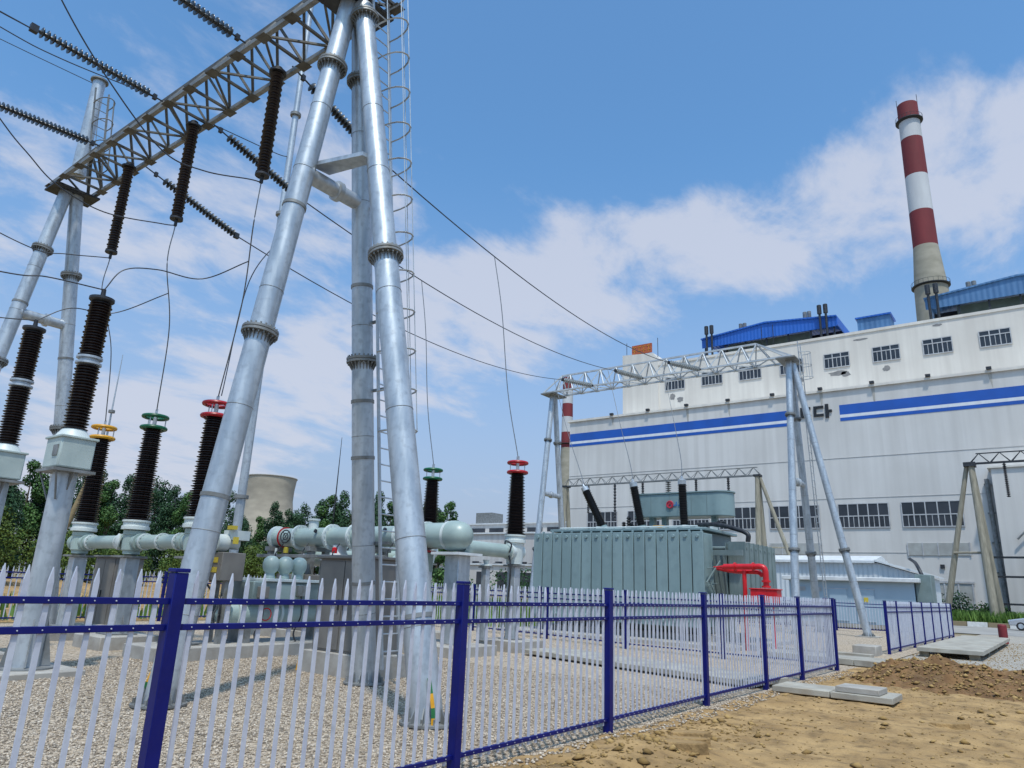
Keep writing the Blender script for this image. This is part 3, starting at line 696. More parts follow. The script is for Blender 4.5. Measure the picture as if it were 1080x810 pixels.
T_ = bpy.data.objects['gas_switchgear']
def sbox(nm, lo, hi, m, par): return MB().box(lo, hi).build(nm, m, par, bevel=.008)
sbox('cable_tray', (-21.3, YT - .62, 2.40), (-15.3, YT - .46, 2.50), 'galv_dull', T_)
for x in (-18.75, -15.6): MB().lathe([(.05, 0), (.06, .01), (.06, .06), (.02, .07)], (x, YT - .30, ZT + .16), (0, -1, .3), 14).build('gas_gauge', 'dark_steel', T_)
for k, (x, zz) in enumerate(((-20.4, 2.0), (-19.1, 1.75), (-17.6, 2.0), (-16.3, 1.6), (-15.3, 1.9))):
    sbox('junction_box', (x, YT - .78, zz), (x + .34, YT - .58, zz + .34), ('cab', 'grey_green', 'galv_dull')[k % 3], T_)
    MB().sweep(spline([(x + .17, YT - .68, zz + .34), (x + .2, YT - .66, zz + .55), (x + .05, YT - .5, 2.6), (x + .1, YT - .35, 2.85)], 6), .02).build('cable', 'dark_steel', T_)
    MB().sweep(spline([(x + .1, YT - .68, zz), (x + .12, YT - .7, zz - .6), (x, YT - .6, .9), (x + .06, YT - .55, .3)], 6), .025).build('cable', 'dark_steel', T_)
for x in (-20.55, -14.62): MB().tube((x, YT - .42, .3), (x, YT - .42, 2.7), .04, n=8).build('riser_pipe', 'grey_white', T_)
for x, m_ in ((-17.6, 'hydrant_red'), (-20.0, 'label_yellow')): MB().lathe([(.08, 0), (.08, .16), (.03, .18)], (x, YT - .44, 2.55), n=10).build('valve_cap', m_, T_)
Y_ = bpy.data.objects['switchgear_bay']
for k, (y, z) in enumerate(((10.5, 1.3), (11.6, 1.35), (12.5, 1.2))):
    sbox('junction_box', (-15.33, y, z), (-15.22, y + .26, z + .26), ('cab', 'galv_dull', 'label_yellow')[k], Y_)
    MB().sweep(spline([(-15.27, y + .13, z), (-15.22, y + .15, .9), (-15.3, y + .05, .5), (-15.25, y + .1, .29)], 6), .022).build('cable', 'dark_steel', Y_)
for y in (10.25, 11.4, 12.6): MB().lathe([(.2, -.03), (.345, -.03), (.345, .03), (.2, .03)], (-15.8, y, .92), (0, 1, 0), 24).build('flange', 'grey_white', Y_)
MB().torus((-15.44, 10.9, .92), (1, 0, 0), .14, .014, 20, 6).build('hand_wheel', 'hydrant_red', Y_)
# right pipes to the rear bushings
for x, c in ((-13.2, 'red'), (-16.8, 'green'), (-20.4, 'yellow')):
    t = thing('gas_pipe', (x, 16.6, 0), f'short pale green gas pipe leading to the rear {c} ringed bushing', 'pipe')
    MB().tube((x, YT + .3, 2.8), (x, 17.65, 2.8), .2, n=22).build('pipe', 'grey_green', t)
    mb = MB(); mb.lathe([(.15, -.38), (.24, -.36), (.24, -.3), (.26, -.2), (.26, .2), (.28, .21), (.28, .27), (.1, .275)], (x, 17.8, 2.8), n=20)
    mb.lathe([(.1, -.36), (.24, -.35), (.24, -.3), (.22, -.28), (.22, .28), (.15, .36), (.01, .4)], (x, 17.8, 2.8), (0, 1, 0), 20); mb.build('joint', 'grey_white', t)
    mb = MB(); mb.lathe([(.1, 0), (.06, .12), (.17, .14), (.17, .17), (.02, .18)], (x, 16.45, 2.5), (0, 0, -1), 16); mb.build('saddle', 'grey_white', t)
    MB().sweep(spline([(x + .22, 17.25, 2.75), (x + .24, 17.3, 3.0), (x, 17.3, 3.05), (x + .2, 17.35, 2.4), (x + .1, 17.4, 1.2)]), .025).build('cable', 'dark_steel', t)
    pedestal(x, 17.8, 2.42, f'square steel pedestal under the rear {c} ringed bushing', .28)
    pedestal(x, 16.45, 2.32, f'thin steel post under the pipe to the rear {c} ringed bushing', .18, foot=False)

# ------------------------------------------------------------------ instrument transformers (stacked brown insulators on columns)
def cvt(x, y, label):
    t = thing('instrument_transformer', (x, y, 0), label, 'instrument transformer', 'instrument transformers on steel columns')
    c = MB().tube((x, y, .12), (x, y, 3.5), .22, .205, 28).build('column', 'galv', t)
    mb = MB()
    for a in (-.35, 1.22, 2.8, 4.36):
        ca, sa = math.cos(a), math.sin(a)
        p = [(x + ca * .21, y + sa * .21, .14), (x + ca * .38, y + sa * .38, .14), (x + ca * .21, y + sa * .21, .95)]
        n = Vector((-sa, ca, 0)) * .012
        mb.add([Vector(q) + n for q in p] + [Vector(q) - n for q in p], [(0, 1, 2), (5, 4, 3), (0, 3, 4, 1), (1, 4, 5, 2), (2, 5, 3, 0)])
    mb.lathe([(.2, 0), (.46, 0), (.46, .03), (.2, .03)], (x, y, .1), n=24); mb.build('base_gusset', 'galv_dull', t)
    mb = MB(); mb.box((x - .4, y - .36, 3.5), (x + .4, y + .36, 3.55))
    for sx in (-1, 1):
        mb.prism([(x + sx * .19, 3.5), (x + sx * .38, 3.5), (x + sx * .19, 3.15)], y - .01, y + .01)
        mb.tube((x + sx * .36, y - .3, 3.52), (x + sx * .18, y - .15, 3.0), .018, n=6)
    mb.build('platform', 'galv_dull', t)
    b = MB().box((x - .34, y - .3, 3.57), (x + .34, y + .3, 4.14)).build('oil_tank', 'box_grey', t, bevel=.03)
    MB().box((x - .37, y - .33, 4.12), (x + .37, y + .33, 4.165)).build('tank_lid', 'box_grey', t, bevel=.01)
    MB().box((x + .06, y - .318, 3.78), (x + .26, y - .302, 3.98)).build('nameplate', 'galv_dull', t)
    MB().lathe([(.3, 0), (.27, .06), (.22, .13), (.2, .16)], (x, y, 4.165), n=22).build('neck', 'grey_white', t)
    MB().lathe(shed_profile(1.28, .15, .225, 22, .205), (x, y, 4.32), n=22).build('lower_insulator', 'porcelain', t)
    MB().lathe([(.16, 0), (.23, .02), (.23, .06), (.17, .075), (.17, .12), (.23, .135), (.23, .175), (.16, .19)], (x, y, 5.6), n=22).build('middle_flange', 'galv', t)
    MB().lathe(shed_profile(1.12, .145, .215, 20, .195), (x, y, 5.79), n=22).build('upper_insulator', 'porcelain', t)
    mb = MB(); mb.lathe([(.15, 0), (.2, .02), (.23, .05), (.23, .1), (.16, .12), (.05, .13), (.04, .3)], (x, y, 6.91), n=22); mb.build('cap', 'dark_steel', t)
    return t
cvt(-14.65, 5.6, 'brown double stacked instrument transformer on a round column, fully in view')
cvt(-17.95, 5.6, 'brown stacked instrument transformer cut by the picture\'s left edge')
plinth(-15.4, -13.9, 4.9, 6.3, .1, 'low concrete plinth under the foremost round steel column')
plinth(-18.7, -17.2, 4.9, 6.3, .1, 'low concrete plinth under the column at the picture\'s left edge')

# ------------------------------------------------------------------ lattice gantries
def leg(root, p0, p1, r0, r1, flanges=(), bands=(), name='leg', m='galv', n=28):
    o = MB().tube(p0, p1, r0, r1, n).build(name, m, root)
    d = (Vector(p1) - Vector(p0)); Ln = d.length; d.normalize()
    for s in flanges:
        c = Vector(p0) + d * (s * Ln); r = r0 + (r1 - r0) * s; mb = MB()
        mb.lathe([(r * .9, -.05), (r + .10, -.05), (r + .10, -.012), (r + .085, 0), (r + .10, .012), (r + .10, .05), (r * .9, .05)], c, d, n)
        a, b = mb._frame(d)
        for k in range(20):
            e = a * math.cos(2 * PI * k / 20) + b * math.sin(2 * PI * k / 20)
            q = c + e * (r + .065); mb.tube(q - d * .09, q + d * .09, .017, n=5)
            f = c + e * (r + .002); g = c + e * (r + .08)
            nn = d.cross(e) * .006
            tri = [f - d * .05, g - d * .05, f - d * .2]
            mb.add([v + nn for v in tri] + [v - nn for v in tri], [(0, 1, 2), (5, 4, 3), (0, 3, 4, 1), (1, 4, 5, 2), (2, 5, 3, 0)])
        mb.build('flange', 'galv_dull', o)
    for s in (.09, .18, .33, .49, .68, .79):
        c = Vector(p0) + d * (s * Ln); r = r0 + (r1 - r0) * s; MB().torus(c, d, r, .006, 28, 5).build('weld_seam', 'galv_dull', o)
    for s in bands:
        c = Vector(p0) + d * (s * Ln); r = r0 + (r1 - r0) * s
        MB().lathe([(r * .9, -.03), (r + .015, -.03), (r + .015, .03), (r * .9, .03)], c, d, n).build('clamp_band', 'galv_dull', o)
    return o
def foot(root, p, r):
    mb = MB(); x, y, _ = p
    mb.lathe([(r * .8, 0), (r + .13, 0), (r + .13, .03), (r * .8, .035)], (x, y, .02), n=28)
    for k in range(12):
        a = 2 * PI * k / 12; ca, sa = math.cos(a), math.sin(a); n_ = Vector((-sa, ca, 0)) * .008
        q = [Vector((x + ca * r * .98, y + sa * r * .98, .055)), Vector((x + ca * (r + .11), y + sa * (r + .11), .055)), Vector((x + ca * r * .98, y + sa * r * .98, .24))]
        mb.add([v + n_ for v in q] + [v - n_ for v in q], [(0, 1, 2), (5, 4, 3), (0, 3, 4, 1), (1, 4, 5, 2), (2, 5, 3, 0)])
        mb.tube((x + ca * (r + .08), y + sa * (r + .08), .05), (x + ca * (r + .08), y + sa * (r + .08), .12), .02, n=6)
    return mb.build('base_plate', 'galv_dull', root)
def ladder(root, p0, p1, side, cage_from, rung=.3, wid=.42, depth=.72, m='galv'):
    p0, p1, side = Vector(p0), Vector(p1), Vector(side).normalized(); d = (p1 - p0); Ln = d.length; d.normalize(); out = side.cross(d).normalized()
    if out.x < 0: out = -out
    mb = MB()
    for s in (-1, 1): mb.bar(p0 + side * s * wid / 2, p1 + side * s * wid / 2, .045)
    n = int(Ln / rung)
    for k in range(1, n): mb.tube(p0 + d * k * rung - side * wid / 2, p0 + d * k * rung + side * wid / 2, .014, n=6)
    o = mb.build('ladder', m, root)
    mb = MB(); z = cage_from
    pts = lambda c: [c + side * (wid * .55 * math.cos(PI * k / 10) * (1 + .35 * math.sin(PI * k / 10))) + out * (depth * math.sin(PI * k / 10)) for k in range(11)]
    rings = []
    while z < Ln:
        q = pts(p0 + d * z); rings.append(q); mb.sweep(q, .02, 4); z += .75
    if rings:
        for k in (2, 4, 6, 8): mb.sweep([r_[k] for r_ in rings], .012, 4)
        mb.build('safety_cage', m, root)
    return o
def truss(root, x0, x1, xt0, xt1, y, zb, zt, hw, bay, wc, wd, name='truss_beam', m='galv_dull', m2=None):
    A = lambda x: Vector((x, y - hw, zb)); B = lambda x: Vector((x, y + hw, zb)); T = lambda x: Vector((x, y, zt))
    mb = MB(); mb.bar(A(x0), A(x1), wc); mb.bar(B(x0), B(x1), wc)
    ch = mb.build(name, m, root)
    mb = MB(); mb.bar(T(xt0), T(xt1), wc)
    for e, te in ((x0, xt0), (x1, xt1)): mb.bar(A(e), T(te), wc * .8); mb.bar(B(e), T(te), wc * .8)
    mb.build('top_chord', m, root)
    n = round(abs(x1 - x0) / bay); xs = [x0 + (x1 - x0) * k / n for k in range(n + 1)]
    mb = MB(); g = MB()
    for k in range(n + 1):
        mb.bar(A(xs[k]), B(xs[k]), wd)
        for F in (A, B):
            c = F(xs[k]); g.box((c.x - .16, c.y - .12, c.z - wc * .55 - .004), (c.x + .16, c.y + .12, c.z - wc * .55 + .008))
    lo, hi = min(xt0, xt1), max(xt0, xt1)
    for k in range(n):
        xm = min(max((xs[k] + xs[k + 1]) / 2, lo), hi)
        if k % 2: mb.bar(A(xs[k]), B(xs[k + 1]), wd * .8)
        else: mb.bar(B(xs[k]), A(xs[k + 1]), wd * .8)
        for F in (A, B): mb.bar(F(xs[k]), T(xm), wd); mb.bar(F(xs[k + 1]), T(xm), wd)
    mb.add(g.v, g.f); mb.build('lattice', m2 or m, root)

G1 = thing('steel_gantry', (-17, 7.6, 0), 'tall steel pipe gantry nearest the viewer, its dark lattice beam rising to the upper edge', 'gantry', 'steel pipe gantries')
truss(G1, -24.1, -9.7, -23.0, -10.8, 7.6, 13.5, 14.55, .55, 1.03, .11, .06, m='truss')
_tc = [c for c in children(G1) if c.name.startswith('truss_beam')][0]; _tc.data.materials[0] = M['galv_dull']  # lower chords get the lighter steel, their lit edge set by colour
leg(G1, (-10.3, 5.72, .02), (-10.3, 7.42, 13.35), .215, .19, (.43, .87), (.22, .62))
leg(G1, (-10.3, 9.50, .02), (-10.3, 7.72, 13.35), .215, .19, (.44, .88), (.13, .30, .38, .55, .75))
leg(G1, (-6.94, 7.57, .02), (-10.02, 7.57, 13.2), .225, .19, (.545, .975), (.1,), name='brace_leg')
leg(G1, (-23.8, 5.72, .02), (-23.8, 7.42, 13.35), .215, .19, (.56, .84), (.4, .7))
leg(G1, (-23.8, 9.50, .02), (-23.8, 7.72, 13.35), .215, .19, (.44, .80), (.3, .6))
for x, zt in ((-10.3, 17.4), (-23.8, 17.6)):
    MB().tube((x, 7.62, 14.0), (x, 7.62, zt), .22, .19, 24).build('mast_head', 'galv', G1)
    mb = MB(); mb.lathe([(.1, 0), (.27, 0), (.27, .05), (.1, .06)], (x, 7.62, zt), n=20); mb.cbox((x - .25, 7.62, zt + .08), (.16, .1, .1)); mb.build('mast_cap', 'galv_dull', G1)
    MB().box((x - .45, 6.95, 13.3), (x + .45, 8.25, 13.36)).build('bearing_plate', 'dark_steel', G1)
    mb = MB(); mb.lathe([(.1, -.02), (.2, 0), (.2, .12), (.15, .14), (.15, .75), (.2, .77), (.2, .87), (.15, .89), (.15, 1.5)], (x, 6.85 if x < -20 else 6.85, 9.05), (0, 1, 0), 20)
    mb.build('cross_tube', 'galv', G1)
    if x > -20: mb = MB(); mb.add([(-10.3, 7.0, 9.25), (-9.2, 7.3, 9.25), (-9.15, 7.6, 9.25), (-10.25, 7.4, 9.25), (-10.3, 7.0, 9.33), (-9.2, 7.3, 9.33), (-9.15, 7.6, 9.33), (-10.25, 7.4, 9.33)], [(0, 3, 2, 1), (4, 5, 6, 7), (0, 1, 5, 4), (1, 2, 6, 5), (2, 3, 7, 6), (3, 0, 4, 7)]); mb.build('cross_plate', 'galv', G1)
for p in ((-10.3, 5.72, 0), (-10.3, 9.5, 0), (-6.94, 7.57, 0), (-23.8, 5.72, 0), (-23.8, 9.5, 0)): foot(G1, p, .24)
d0, d1 = Vector((-9.78, 9.62, .3)), Vector((-9.78, 7.3, 17.0))
ladder(G1, d0, d1, (0, 1, 0), 4.2)
for s_ in (.13, .30, .38, .52, .66, .8):
    q = d0.lerp(d1, s_); MB().bar((-10.15, q.y, q.z), (q.x, q.y, q.z), .05).build('ladder_bracket', 'galv_dull', G1)
ladder(G1, (-23.28, 7.95, 13.6), (-23.28, 7.6, 17.0), (0, 1, 0), .6, m='galv_dull')

G2 = thing('steel_gantry', (-20, 42, 0), 'pale steel pipe gantry behind the transformer, in front of the white building', 'gantry', 'steel pipe gantries')
truss(G2, -28.6, -11.0, -27.4, -13.2, 42, 15.45, 16.75, .65, 1.25, .11, .07, m='galv_far')
for x in (-11.3, -28.1):
    leg(G2, (x, 39.8, 0), (x, 41.85, 15.3), .21, .19, (.28, .78), n=16)
    leg(G2, (x, 44.2, 0), (x, 42.15, 15.3), .21, .19, (.28, .78), n=16)
    MB().box((x - .55, 41.1, 15.3), (x + .55, 42.9, 15.38)).build('bearing_plate', 'galv_dull', G2)
    mb = MB(); mb.lathe([(.1, 0), (.17, .02), (.17, .9), (.24, .92), (.24, 1.02), (.17, 1.04), (.17, 2.0), (.1, 2.02)], (x, 40.99, 8.1), (0, 1, 0), 14); mb.build('cross_tube', 'galv', G2)
leg(G2, (-8.35, 42, 0), (-11.1, 42, 15.1), .2, .18, (.29,), n=16, name='brace_leg')
foot(G2, (-8.35, 42, 0), .22); foot(G2, (-11.3, 39.8, 0), .22); foot(G2, (-11.3, 44.2, 0), .22)
MB().box((-8.9, 41.4, -.05), (-7.8, 42.6, .05)).build('footing', 'concrete', G2)
ladder(G2, (-10.75, 44.1, .4), (-10.75, 42.2, 16.5), (0, 1, 0), 14, rung=.4, depth=.6, wid=.55)

# ------------------------------------------------------------------ insulator strings and conductors
LAB = ['far', 'middle', 'near']
def post_string(x, label):
    y = 7.85; t = thing('suspension_insulator', (x, y, 13.45), label, 'insulator', 'hanging brown insulators under the beam')
    MB().lathe(shed_profile(2.72, .10, .155, 36, .135), (x, y, 10.58), n=20).build('shed_insulator', 'porcelain', t)
    MB().lathe([(.12, 0), (.2, 0), (.2, .05), (.1, .06), (.1, .16), (.05, .2)], (x, y, 13.29), n=16).build('upper_fitting', 'dark_steel', t)
    mb = MB(); mb.lathe([(.16, 0), (.16, .05), (.05, .06)], (x, y, 10.53), n=16); mb.box((x - .03, y - .03, 10.35), (x + .03, y + .03, 10.54)); mb.build('lower_fitting', 'dark_steel', t)
PX = [-20.6, -17.05, -13.35]
for x, lb in zip(PX, ('hanging brown insulator at the lower end of the beam, the shortest looking', 'middle hanging brown insulator of the three under the lattice beam', 'hanging brown insulator beside the nearest slanting leg, the largest looking')):
    post_string(x, lb)
def disc_string(p0, p1, label, m='disc', n=22, r=.135, group='strain insulator strings', lead=.12):
    p0, p1 = Vector(p0), Vector(p1); d = p1 - p0; Ln = d.length; d.normalize()
    t = thing('strain_insulator', p0, label, 'insulator', group)
    a, b = p0 + d * (Ln * lead), p1 - d * .1
    h = (b - a).length / n; pr = []
    for k in range(n): z = k * h; pr += [(.035, z), (r * .8, z + h * .25), (r, z + h * .5), (r * .97, z + h * .56), (.05, z + h * .6), (.04, z + h * .95)]
    MB().lathe(pr, a, d, 16).build('disc_stack', m, t)
    mb = MB(); mb.tube(p0, a, .022, n=6); q = p0.lerp(a, .6); mb.cbox(q, (.09, .09, .14)); mb.tube(b, p1, .03, n=6); mb.cbox(p1, (.12, .16, .18)); mb.build('clevis', 'dark_steel', t)
for x, q, lb in zip(PX, ((4.3, 13.32), (3.95, 13.55), (4.0, 13.5)), ('strain insulator string leaving the beam low at the left edge of the picture', 'strain insulator string towards the upper left corner, above the mast head', 'strain insulator string cut by the top edge beside the beam')):
    disc_string((x - .1, 7.0, 13.6), (x, q[0], q[1]), lb)
REAR = [((-20.5, 8.2, 13.55), (-20.75, 11.6, 12.78)), ((-17.0, 8.2, 13.7), (-17.1, 11.3, 12.95)), ((-13.35, 8.2, 13.75), (-13.5, 11.1, 12.98))]
for (a, b), lb in zip(REAR, ('strain insulator string drooping behind the middle hanging insulator', 'strain insulator string drooping behind the nearest hanging insulator', 'strain insulator string half hidden behind the nearest slanting leg')):
    disc_string(a, b, lb, lead=.2)
G2E = [(-25.4, 39.0, 15.42), (-21.35, 39.0, 15.45), (-17.65, 39.0, 15.42)]
G2B = [(-24.3, 41.3, 15.4), (-20.5, 41.3, 15.4), (-16.5, 41.3, 15.4)]
for a, b, lb in zip(G2B, G2E, ('grey strain insulator string at the left end of the far beam', 'grey strain insulator string near the middle of the far beam', 'grey strain insulator string at the right part of the far beam')):
    disc_string(a, b, lb, 'disc_grey', 14, .17, lead=.08)
COND = []
for (a, b), e, lb, dr in zip(REAR, G2E, ('lowest of the three conductors between the two steel gantries', 'middle one of the three conductors between the two steel gantries', 'highest conductor between the two steel gantries, reaching the orange sign'), (1.05, .9, .9)):
    pts = sag(b, e, dr); COND.append(pts)
    wire(pts, .019, lb, m='wire_dark', group='conductors between the gantries')
def at_y(pts, y):
    for i in range(len(pts) - 1):
        if pts[i].y <= y <= pts[i + 1].y: return pts[i].lerp(pts[i + 1], (y - pts[i].y) / (pts[i + 1].y - pts[i].y))
    return pts[-1]
# droppers to the rear bushings and to the transformer
for k, (x, nm) in enumerate(((-20.4, 'yellow'), (-16.8, 'green'), (-13.2, 'red'))):
    p = at_y(COND[k], 17.9 - .1 * k); q = Vector((x, 17.8, 5.7))
    wire(spline([p, p.lerp(q, .3) + Vector((.04, 0, 0)), p.lerp(q, .7) + Vector((-.10, 0, 0)), q], 10), .014, f'thin vertical lead down to the rear {nm} ringed bushing', 'dropper_wire', group='thin vertical leads')
XFB = [((-16.2, 28.5, 4.42), (-17.12, 28.3, 6.32)), ((-14.32, 28.5, 4.42), (-14.62, 28.3, 6.4)), ((-12.36, 28.5, 4.42), (-12.33, 28.3, 6.4))]
for k, nm in enumerate(('leftmost', 'middle', 'rightmost')):
    p = at_y(COND[k], 37.6); q = Vector(XFB[k][1]) + Vector((0, 0, .1))
    wire(spline([p, p.lerp(q, .3) + Vector((.0, .8, -1.6)), p.lerp(q, .72) + Vector((.1, .4, -1.0)), q], 10), .017, f'curved lead falling to the {nm} black transformer bushing', 'dropper_wire', group='curved leads to the transformer')
# left droppers
DL = [(-21.55, -20.6, 'yellow'), (-18.65, -17.05, 'green'), (-15.75, -13.35, 'red')]
for xb, xi, nm in DL:
    a = Vector((xi, 7.85, 10.35)); b = Vector((xb, 9.0, 5.9))
    P_ = spline([a, (xi - .05, 7.85, 9.3), a.lerp(b, .55) + Vector((.22, 0, .0)), b], 12)
    at_z = min(P_, key=lambda v: abs(v.z - 8.62))
    if nm == 'red': RED_AT = at_z
    if nm == 'green': GREEN_AT = at_z
    wire(P_, .014, f'lead hanging from the beam down to the left {nm} ringed bushing', 'dropper_wire', group='leads from the beam insulators')
p = at_y(COND[1], 11.6)
wire(spline([p, (-16.3, 10.6, 11.2), (-16.0, 9.5, 9.2), (-15.7, 9.05, 5.95)], 12), .014, 'second dark lead falling beside the nearest leg to the left red bushing', 'dropper_wire', 'wire_dark')
# jumper loops on the incoming side
for pts, nm in (([(-20.6, 2.5, 11.0), (-20.6, 4.3, 10.2), (-20.6, 5.97, 9.87), (-20.6, 6.76, 10.04), (-20.6, 7.58, 10.29), (-20.6, 7.85, 10.37)], 'lower end'),
                ([(-17.05, 2.2, 12.6), (-17.05, 3.78, 11.07), (-17.05, 4.44, 10.55), (-17.05, 5.1, 10.13), (-17.05, 6.16, 9.95), (-17.05, 7.5, 10.26), (-17.05, 7.85, 10.37)], 'middle'),
                ([(-13.35, 2.4, 13.2), (-13.35, 3.38, 11.85), (-13.35, 4.42, 10.8), (-13.35, 5.61, 9.95), (-13.35, 6.52, 9.96), (-13.35, 7.55, 10.3), (-13.35, 7.85, 10.37)], 'upper')):
    wire(spline(pts, 10), .014, f'slack jumper loop to the hanging insulator at the {nm} of the beam', 'jumper_wire', 'wire_dark', group='jumper loops under the beam')
for xi, s, nm in ((-20.6, (-20.7, 4.3, 13.32), 'left'), (-17.05, (-17.1, 3.95, 13.55), 'upper left'), (-13.35, (-13.4, 4.0, 13.5), 'upper')):
    mb = MB()
    for dz in (-.12, .12): mb.sweep(sag((s[0], s[1], s[2]), (s[0] + .6 + dz, -30, 17 + dz), 1.2), .016, 5)
    tag(mb.build('line_conductor', 'wire_dark', org=s), f'incoming twin line conductor leaving the picture at the {nm} edge', 'wire', 'incoming twin conductors')
wire(sag((-24.05, 7.5, 17.6), (-24.5, -30, 19), 1.0), .012, 'thin earth wire running from the far mast head to the upper left', 'earth_wire', 'wire_dark')
wire(spline([(-18.9, .5, 14.6), (-18.9, 3.72, 14.38), (-18.9, 5.1, 14.42), (-18.9, 7.31, 14.77), (-18.9, 8.72, 14.92), (-18.9, 11.33, 15.19), (-18.9, 11.95, 15.33)], 10), .014, 'long dark wire crossing behind the lattice beam to the slim mast', 'jumper_wire', 'wire_dark')
# wires over the instrument transformers
wire(spline([(-14.65, 5.6, 7.2), (-14.62, 5.88, 7.74), (-14.6, 6.53, 8.0), (-14.55, 7.5, 8.15), RED_AT], 10), .013, 'arched lead from the fully seen instrument transformer to the red bushing lead', 'jumper_wire', 'wire_dark')
wire(spline([(-17.95, 5.6, 7.2), (-17.95, 6.24, 7.72), (-17.95, 7.19, 7.92), GREEN_AT], 10), .013, 'arched lead from the left edge instrument transformer to the green bushing lead', 'jumper_wire', 'wire_dark')
wire(spline([(-14.65, 5.6, 7.2), (-14.65, 4.58, 7.09), (-14.65, 3.84, 6.91), (-14.7, 1, 6.6)], 10), .013, 'lead leaving the fully seen instrument transformer towards the left edge', 'jumper_wire', 'wire_dark')
wire(spline([(-17.95, 5.6, 7.2), (-17.95, 4.91, 7.04), (-18, 3.5, 6.8), (-18, 1, 6.6)], 10), .013, 'lead leaving the left edge instrument transformer out of the picture', 'jumper_wire', 'wire_dark')

# slim lightning masts
def mast(x, y, h, r0, r1, joints, label, m='galv'):
    t = thing('lightning_mast', (x, y, 0), label, 'mast')
    n = len(joints) + 1; zs = [0] + list(joints) + [h]
    for i in range(n):
        ra = r0 + (r1 - r0) * (zs[i] / h); rb = r0 + (r1 - r0) * (zs[i + 1] / h)
        MB().tube((x, y, zs[i]), (x, y, zs[i + 1]), ra, rb * 1.06, 14).build('section', m, t)
        if i: MB().lathe([(.02, -.05), (ra + .08, -.05), (ra + .08, .05), (.02, .05)], (x, y, zs[i]), n=14).build('flange', 'galv_dull', t)
mast(-18.9, 12.0, 24.5, .13, .085, (4, 9.5, 13.2, 17), 'slim tapering galvanised mast rising behind the nearest slanting leg')
mast(-27.2, 11.5, 9.6, .09, .012, (3.5, 7.4), 'thin pale lightning rod behind the yellow ringed bushing')
mast(-52, 42.5, 14.5, .12, .02, (), 'thin dark lightning rod above the trees behind the ladder leg', 'dark_steel')

# leaning timber pole at the far left
mb = MB(); mb.tube((-33, 12.2, 0), (-32.5, 13.4, 5.6), .13, .1, 10); tag(mb.build('timber_pole', 'rope', org=(-33, 12.2, 0)), 'leaning tan timber pole behind the left steel column', 'pole')

# ------------------------------------------------------------------ transformer
T = thing('power_transformer', (-14, 27.5, 0), 'large blue green power transformer with a row of flat radiators', 'transformer')
X0, X1 = -17.95, -10.35
MB().box((X0 + .4, 26.7, .35), (X1 - .5, 29.8, 4.15)).build('tank', 'xf_grey', T, bevel=.05)
mb = MB(); mb.box((X0 + .2, 26.5, 4.15), (X1 - .3, 29.95, 4.26)); mb.build('tank_lid', 'xf', T, bevel=.02)
mb = MB(); mb.box((X0, 26.2, 0), (X1, 30, .35)); mb.build('skid_base', 'concrete', T)
n = 16; w_ = (X1 - X0) / n
for k in range(n):
    a = X0 + k * w_
    mb = MB(); mb.box((a + .022, 25.55, .62), (a + w_ - .022, 25.62, 4.02))
    for j in range(9): mb.box((a + .05, 25.66 + j * .105, .66), (a + w_ - .05, 25.69 + j * .105, 3.98))
    mb.tube((a + w_ / 2, 25.5, 3.86), (a + w_ / 2, 26.7, 3.86), .07, n=10); mb.tube((a + w_ / 2, 25.5, .8), (a + w_ / 2, 26.7, .8), .07, n=10)
    mb.box((a + w_ / 2 - .03, 25.9, 4.02), (a + w_ / 2 + .03, 26.0, 4.12))
    mb.build('radiator', 'xf', T, bevel=.012)
for k in range(7):
    a = -9.95 - 0 * k; y = 26.6 + k * .52
    mb = MB(); mb.box((-10.1 + .25, y + .03, 1.0), (-9.2, y + .06, 3.72))
    for j in range(6): mb.box((-9.95 + j * .14, y + .02, 1.02), (-9.92 + j * .14, y + .48, 3.7))
    mb.tube((-10.85, y + .25, 3.5), (-9.2, y + .25, 3.5), .06, n=8); mb.build('side_radiator', 'xf_grey', T)
mb = MB(); mb.box((-10.3, 26.3, 3.2), (-9.2, 26.42, 3.4)); mb.tube((-10.35, 25.7, 2.2), (-10.0, 26.2, 3.0), .03, n=6); mb.tube((-10.33, 25.9, 2.3), (-10.0, 26.3, 1.2), .03, n=6)
for z in (1.5, 2.1, 2.7): mb.tube((-10.3, 25.7, z), (-10.3, 26.6, z + .1), .02, n=6)
mb.build('side_bracing', 'xf_grey', T)
def pill(x0, x1, y, z0, z1, r, mb, n=12):
    pts = []
    for k in range(n + 1): a = -PI / 2 + PI * k / n; pts.append((x1 - r + r * math.cos(a), y + r * math.sin(a)))
    for k in range(n + 1): a = PI / 2 + PI * k / n; pts.append((x0 + r + r * math.cos(a), y + r * math.sin(a)))
    m_ = len(pts); mb.add([(p[0], p[1], z0) for p in pts] + [(p[0], p[1], z1) for p in pts], [tuple(range(m_))[::-1], tuple(range(m_, 2 * m_))] + [(k, (k + 1) % m_, m_ + (k + 1) % m_, m_ + k) for k in range(m_)])
mb = MB(); pill(-15.35, -10.75, 30.0, 5.0, 6.0, .62, mb); cv = mb.build('conservator', 'xf', T, bevel=.03)
mb = MB(); pill(-15.4, -10.7, 30.0, 6.0, 6.05, .66, mb); mb.build('rim', 'xf', cv)
mb = MB()
for x in (-14.3, -13.4, -12.4, -11.7): mb.box((x - .008, 29.372, 5.02), (x + .008, 29.384, 5.98))
mb.build('seam', 'xf_grey', cv)
mb = MB(); mb.torus((-13.38, 29.35, 5.52), (0, 1, 0), .14, .035, 18, 6); mb.prism([(-13.52, 5.40), (-13.44, 5.40), (-13.36, 5.58), (-13.28, 5.40), (-13.22, 5.40), (-13.34, 5.68), (-13.40, 5.68)], 29.33, 29.365); mb.build('emblem', 'logo_red', cv)
mb = MB()
